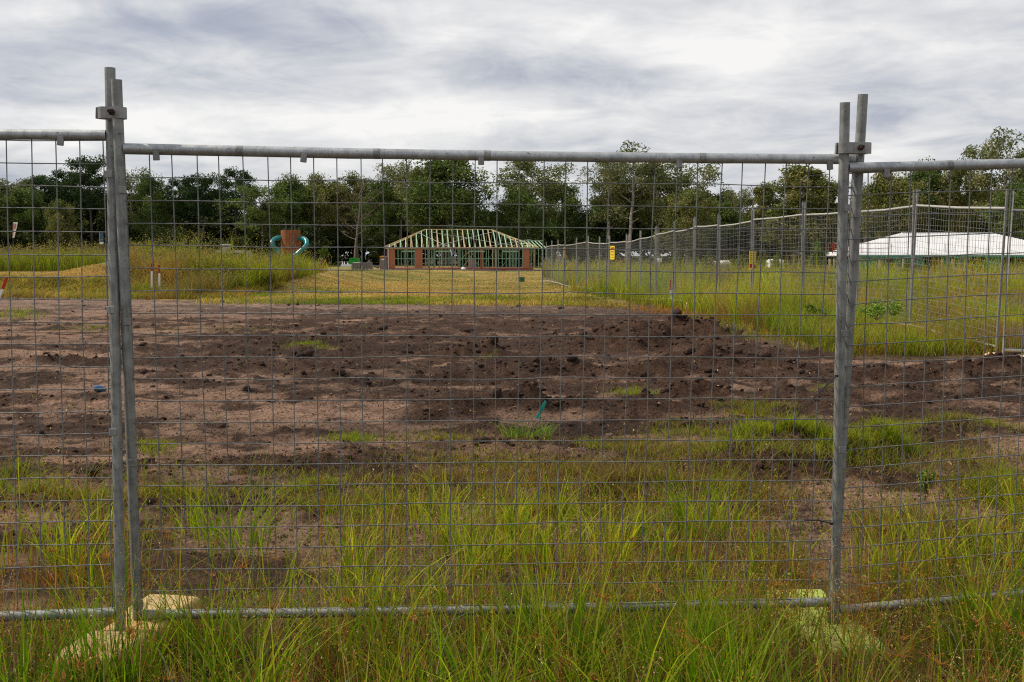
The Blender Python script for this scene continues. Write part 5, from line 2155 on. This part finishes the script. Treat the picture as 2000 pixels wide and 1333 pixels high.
for i in range(3):
    make_proto('euc%d' % i, 'euc', 16, 125, .17, EUC, M_barkp, .75)
    make_proto('dense%d' % i, 'dense', 14, 105, .17, DENSE, M_bark, .8)
for i in range(2):
    make_proto('pine%d' % i, 'pine', 16, 120, .16, PINE, M_barkd, .6)
    make_proto('olive%d' % i, 'dense', 14, 105, .17, OLV, M_barkp, .8)
    make_proto('feather%d' % i, 'feather', 13, 105, .16, OLV, M_bark, .9)
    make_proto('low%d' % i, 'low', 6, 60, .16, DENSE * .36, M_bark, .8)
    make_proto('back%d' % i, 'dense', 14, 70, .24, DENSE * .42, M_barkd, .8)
make_proto('bare0', 'bare', 13, 40, .13, np.array([(.14, .115, .07), (.11, .10, .055)]), M_bark)
make_proto('lime0', 'low', 4, 60, .14, LIME, M_bark, .9)
make_proto('light0', 'euc', 13, 115, .17, np.array([(.115, .155, .04), (.135, .175, .045), (.095, .13, .035)]), M_bark, .7)
USED = set()
KINDNAME = {'euc': 'gum_tree', 'dense': 'broad_tree', 'olive': 'broad_tree', 'pine': 'pine_tree', 'feather': 'feathery_tree', 'low': 'low_tree', 'back': 'broad_tree', 'bare': 'bare_tree', 'lime': 'shrub', 'light': 'broad_tree'}


def tree(key, px, topy, D, wpx=None, label=None, group='trees of the far wood', cat='tree', zbot=None):
    t0, c0, hgt, hw, kind = PROTO[key]
    p = at(px, 499, D)
    zg = float(zbase(p[0], p[1])) if zbot is None else zbot
    H = CZ + (499 - topy) * D / F - zg
    sz = H / hgt
    sx = sz if wpx is None else px_m(wpx, D) / 2 / hw
    sx = max(min(sx, sz * 1.9), sz * .5)
    root = empty(KINDNAME[key.rstrip('0123456789')], (p[0], p[1], zg), random.uniform(0, 6.28), label, cat, group)
    root.scale = (sx, sx, sz)
    if key not in USED:
        USED.add(key)
        a, b = t0, c0
    else:
        a, b = t0.copy(), c0.copy()
        COL.objects.link(a)
        COL.objects.link(b)
    a.parent = root
    b.parent = root
    return root


# front trees: prototype, px, top y, distance, width px, label
FRONT = [
    ('euc0', 12, 352, 168, 110, 'sparse pale gum at the far left edge of the wood'),
    ('pine0', 88, 346, 172, 95, 'dark pine left of the tallest pine beside the left posts'),
    ('pine1', 130, 336, 170, 80, 'dark rounded pine next to the tallest pine'),
    ('pine0', 183, 309, 168, 84, 'tallest dark pine, half behind the left posts'),
    ('dense0', 55, 372, 166, 90, 'dark bushy tree below the pines at the far left'),
    ('olive0', 120, 395, 160, 70, 'brownish thin tree in front of the pines on the left'),
    ('euc1', 262, 332, 172, 70, 'open topped dark tree just right of the left posts'),
    ('dense1', 300, 345, 170, 80, 'dense dark tree right of the open topped one by the left posts'),
    ('pine1', 352, 352, 171, 70, 'rounded pine in the dark row left of the play tower'),
    ('pine0', 402, 342, 170, 80, 'broad flat topped pine in the dark row'),
    ('pine1', 462, 333, 168, 76, 'round headed pine standing before a gap of sky'),
    ('light0', 512, 366, 160, 90, 'lighter green open tree left above the play tower'),
    ('dense2', 572, 350, 168, 110, 'broad green tree right above the play tower'),
    ('olive1', 632, 346, 170, 100, 'broad olive tree between the play tower and the bare tree'),
    ('bare0', 692, 350, 158, 90, 'bare grey brown tree with thin twigs left of the house frame'),
    ('olive0', 700, 344, 172, 90, 'olive tree behind the bare tree'),
    ('dense1', 742, 352, 166, 80, 'green tree between the bare tree and the tall open gum'),
    ('euc2', 782, 322, 170, 95, 'tall airy gum left of the large dark tree behind the house frame'),
    ('olive1', 838, 318, 160, 90, 'upright olive crown on the left of the large dark tree'),
    ('dense0', 872, 309, 158, 150, 'large dark dense tree behind the house frame'),
    ('euc0', 1030, 312, 165, 120, 'tall open gum rising above rounded trees right of the house frame'),
    ('dense2', 1020, 372, 158, 100, 'rounded dark tree under the tall open gum'),
    ('dense1', 1098, 358, 176, 110, 'broad rounded dark tree right of the tall open gum'),
    ('euc1', 1225, 290, 160, 120, 'tallest gum left of centre right, its tip above the fence rail'),
    ('euc2', 1190, 325, 165, 90, 'gum with hanging clumps left of the tallest gum'),
    ('euc0', 1285, 318, 163, 100, 'gum just right of the tallest gum'),
    ('euc1', 1345, 318, 166, 110, 'gum with an open right side in the middle right of the wood'),
    ('olive0', 1340, 375, 150, 120, 'olive tree under the gums in the middle right'),
    ('euc2', 1440, 372, 170, 70, 'small open gum in front of the low gap of sky'),
    ('dense0', 1405, 398, 160, 80, 'low dark tree left of the small open gum'),
    ('feather0', 1548, 328, 150, 120, 'large feathery olive tree behind the street lamp'),
    ('feather1', 1610, 346, 156, 90, 'feathery tree right of the street lamp, beside the right posts'),
    ('feather0', 1500, 362, 160, 70, 'smaller feathery tree left of the street lamp'),
    ('olive1', 1735, 338, 140, 120, 'rounded olive tree above the left end of the white roof'),
    ('euc0', 1690, 360, 146, 80, 'open olive tree just right of the right posts'),
    ('dense2', 1800, 322, 142, 110, 'broad green tree above the middle of the white roof'),
    ('olive0', 1865, 320, 140, 100, 'olive tree above the right part of the white roof'),
    ('euc1', 1945, 266, 130, 130, 'very tall pale stemmed gum near the right edge'),
    ('euc2', 2020, 290, 132, 120, 'tall gum cut off by the right edge'),
    ('dense1', 1990, 360, 125, 110, 'dark bushy tree below the tall gums at the right edge'),
    ('light0', 1960, 380, 122, 80, 'bright green bushy tree at the right edge below the gums'),
]
for (k, px, ty, D, w, lab) in FRONT:
    tree(k, px, ty, D, w, lab)
# trees beyond the frame on either side, so the wood goes on
for px in list(range(-620, -20, 62)) + list(range(2080, 2640, 66)):
    tree(random.choice(['dense0', 'dense1', 'olive0', 'euc0', 'euc1', 'pine0']), px, random.uniform(320, 360), random.uniform(140, 172), 110,
         'tree of the far wood standing outside the frame')
# second row, lower, closing the wood behind the front trees
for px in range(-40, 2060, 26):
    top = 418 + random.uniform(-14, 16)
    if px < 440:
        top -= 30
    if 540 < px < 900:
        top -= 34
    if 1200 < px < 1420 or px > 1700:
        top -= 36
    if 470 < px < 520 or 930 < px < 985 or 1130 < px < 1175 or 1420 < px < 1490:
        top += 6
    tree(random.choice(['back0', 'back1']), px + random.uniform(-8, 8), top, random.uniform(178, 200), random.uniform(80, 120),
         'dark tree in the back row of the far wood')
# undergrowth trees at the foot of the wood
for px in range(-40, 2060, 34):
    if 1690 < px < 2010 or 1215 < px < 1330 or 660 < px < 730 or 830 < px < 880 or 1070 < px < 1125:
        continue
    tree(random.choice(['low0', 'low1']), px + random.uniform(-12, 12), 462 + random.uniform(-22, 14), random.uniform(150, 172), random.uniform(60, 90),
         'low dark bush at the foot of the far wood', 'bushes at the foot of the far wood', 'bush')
# dark litter of undergrowth behind, so no bright ground shows between the stems
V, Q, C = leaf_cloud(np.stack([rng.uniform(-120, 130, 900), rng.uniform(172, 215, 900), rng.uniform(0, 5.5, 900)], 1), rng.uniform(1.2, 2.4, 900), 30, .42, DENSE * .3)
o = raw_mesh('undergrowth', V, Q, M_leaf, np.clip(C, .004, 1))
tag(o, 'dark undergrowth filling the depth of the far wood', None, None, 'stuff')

# single shrubs and saplings
for (key, px, ty, D, w, foot, lab) in (
        ('lime0', 634, 481, 100, 17, 505, 'lime green shrub standing before the dark wood right of the play tower'),
        ('lime0', 1322, 492, 70, 16, 530, 'yellow green sapling in the far grass by the red stake'),
        ('lime0', 1384, 494, 66, 20, 530, 'yellow green sapling behind the left white covered load'),
        ('lime0', 1446, 500, 64, 18, 530, 'olive sapling left of the paired yellow boards'),
        ('lime0', 1515, 498, 66, 14, 530, 'sapling growing in front of the wide white covered load'),
        ('lime0', 1596, 472, 62, 22, 530, 'tall yellow green sapling left of the right posts'),
        ('lime0', 1778, 508, 40, 26, 540, 'weedy yellow flowering bush below the white roof')):
    P = at(px, foot, D)
    tree(key, px, ty, D, w, lab, 'saplings in the far grass', 'shrub', float(P[2]))


def leafy_weed(px, py, D, hpx, wpx, n, label, pal, size):
    P = at(px, py, D)
    h, w = px_m(hpx, D), px_m(wpx, D)
    root = empty('leafy_weed', P, 0, label, 'weed', 'leafy weeds')
    sm = MB()
    cs = []
    for k in range(9):
        a = random.uniform(0, 6.28)
        e = np.array((math.cos(a) * w * .5 * random.uniform(.3, 1), math.sin(a) * w * .3, h * random.uniform(.55, 1)))
        sm.tube([(0, 0, 0), e * .5 + np.array((0, 0, h * .12)), e], [.006, .004, .002], 4, False)
        for q in range(6):
            cs.append(e * random.uniform(.45, 1.02) + np.array((0, 0, h * .08)))
    sm.build('stems', M_bark, root)
    V, Q, C = leaf_cloud(np.array(cs), np.full(len(cs), w * .11), n, size, pal, .9, .2)
    raw_mesh('leaves', V, Q, M_leaf, C, parent=root)


leafy_weed(1712, 626, 13.5, 34, 110, 26, 'branching green weed at the foot of the running fence behind the right posts', LIME * 2.0, .016)
leafy_weed(1806, 985, 5.6, 74, 34, 10, 'single leafy weed on bare soil behind the right-hand panel', LIME * 1.6, .011)
leafy_weed(1590, 640, 15.0, 40, 60, 9, 'bright low weed at the edge of the right field left of the right posts', LIME * 1.1, .03)

# drop prototypes that were never placed
for k, (a, b, *_r) in PROTO.items():
    if k not in USED:
        bpy.data.objects.remove(a)
        bpy.data.objects.remove(b)
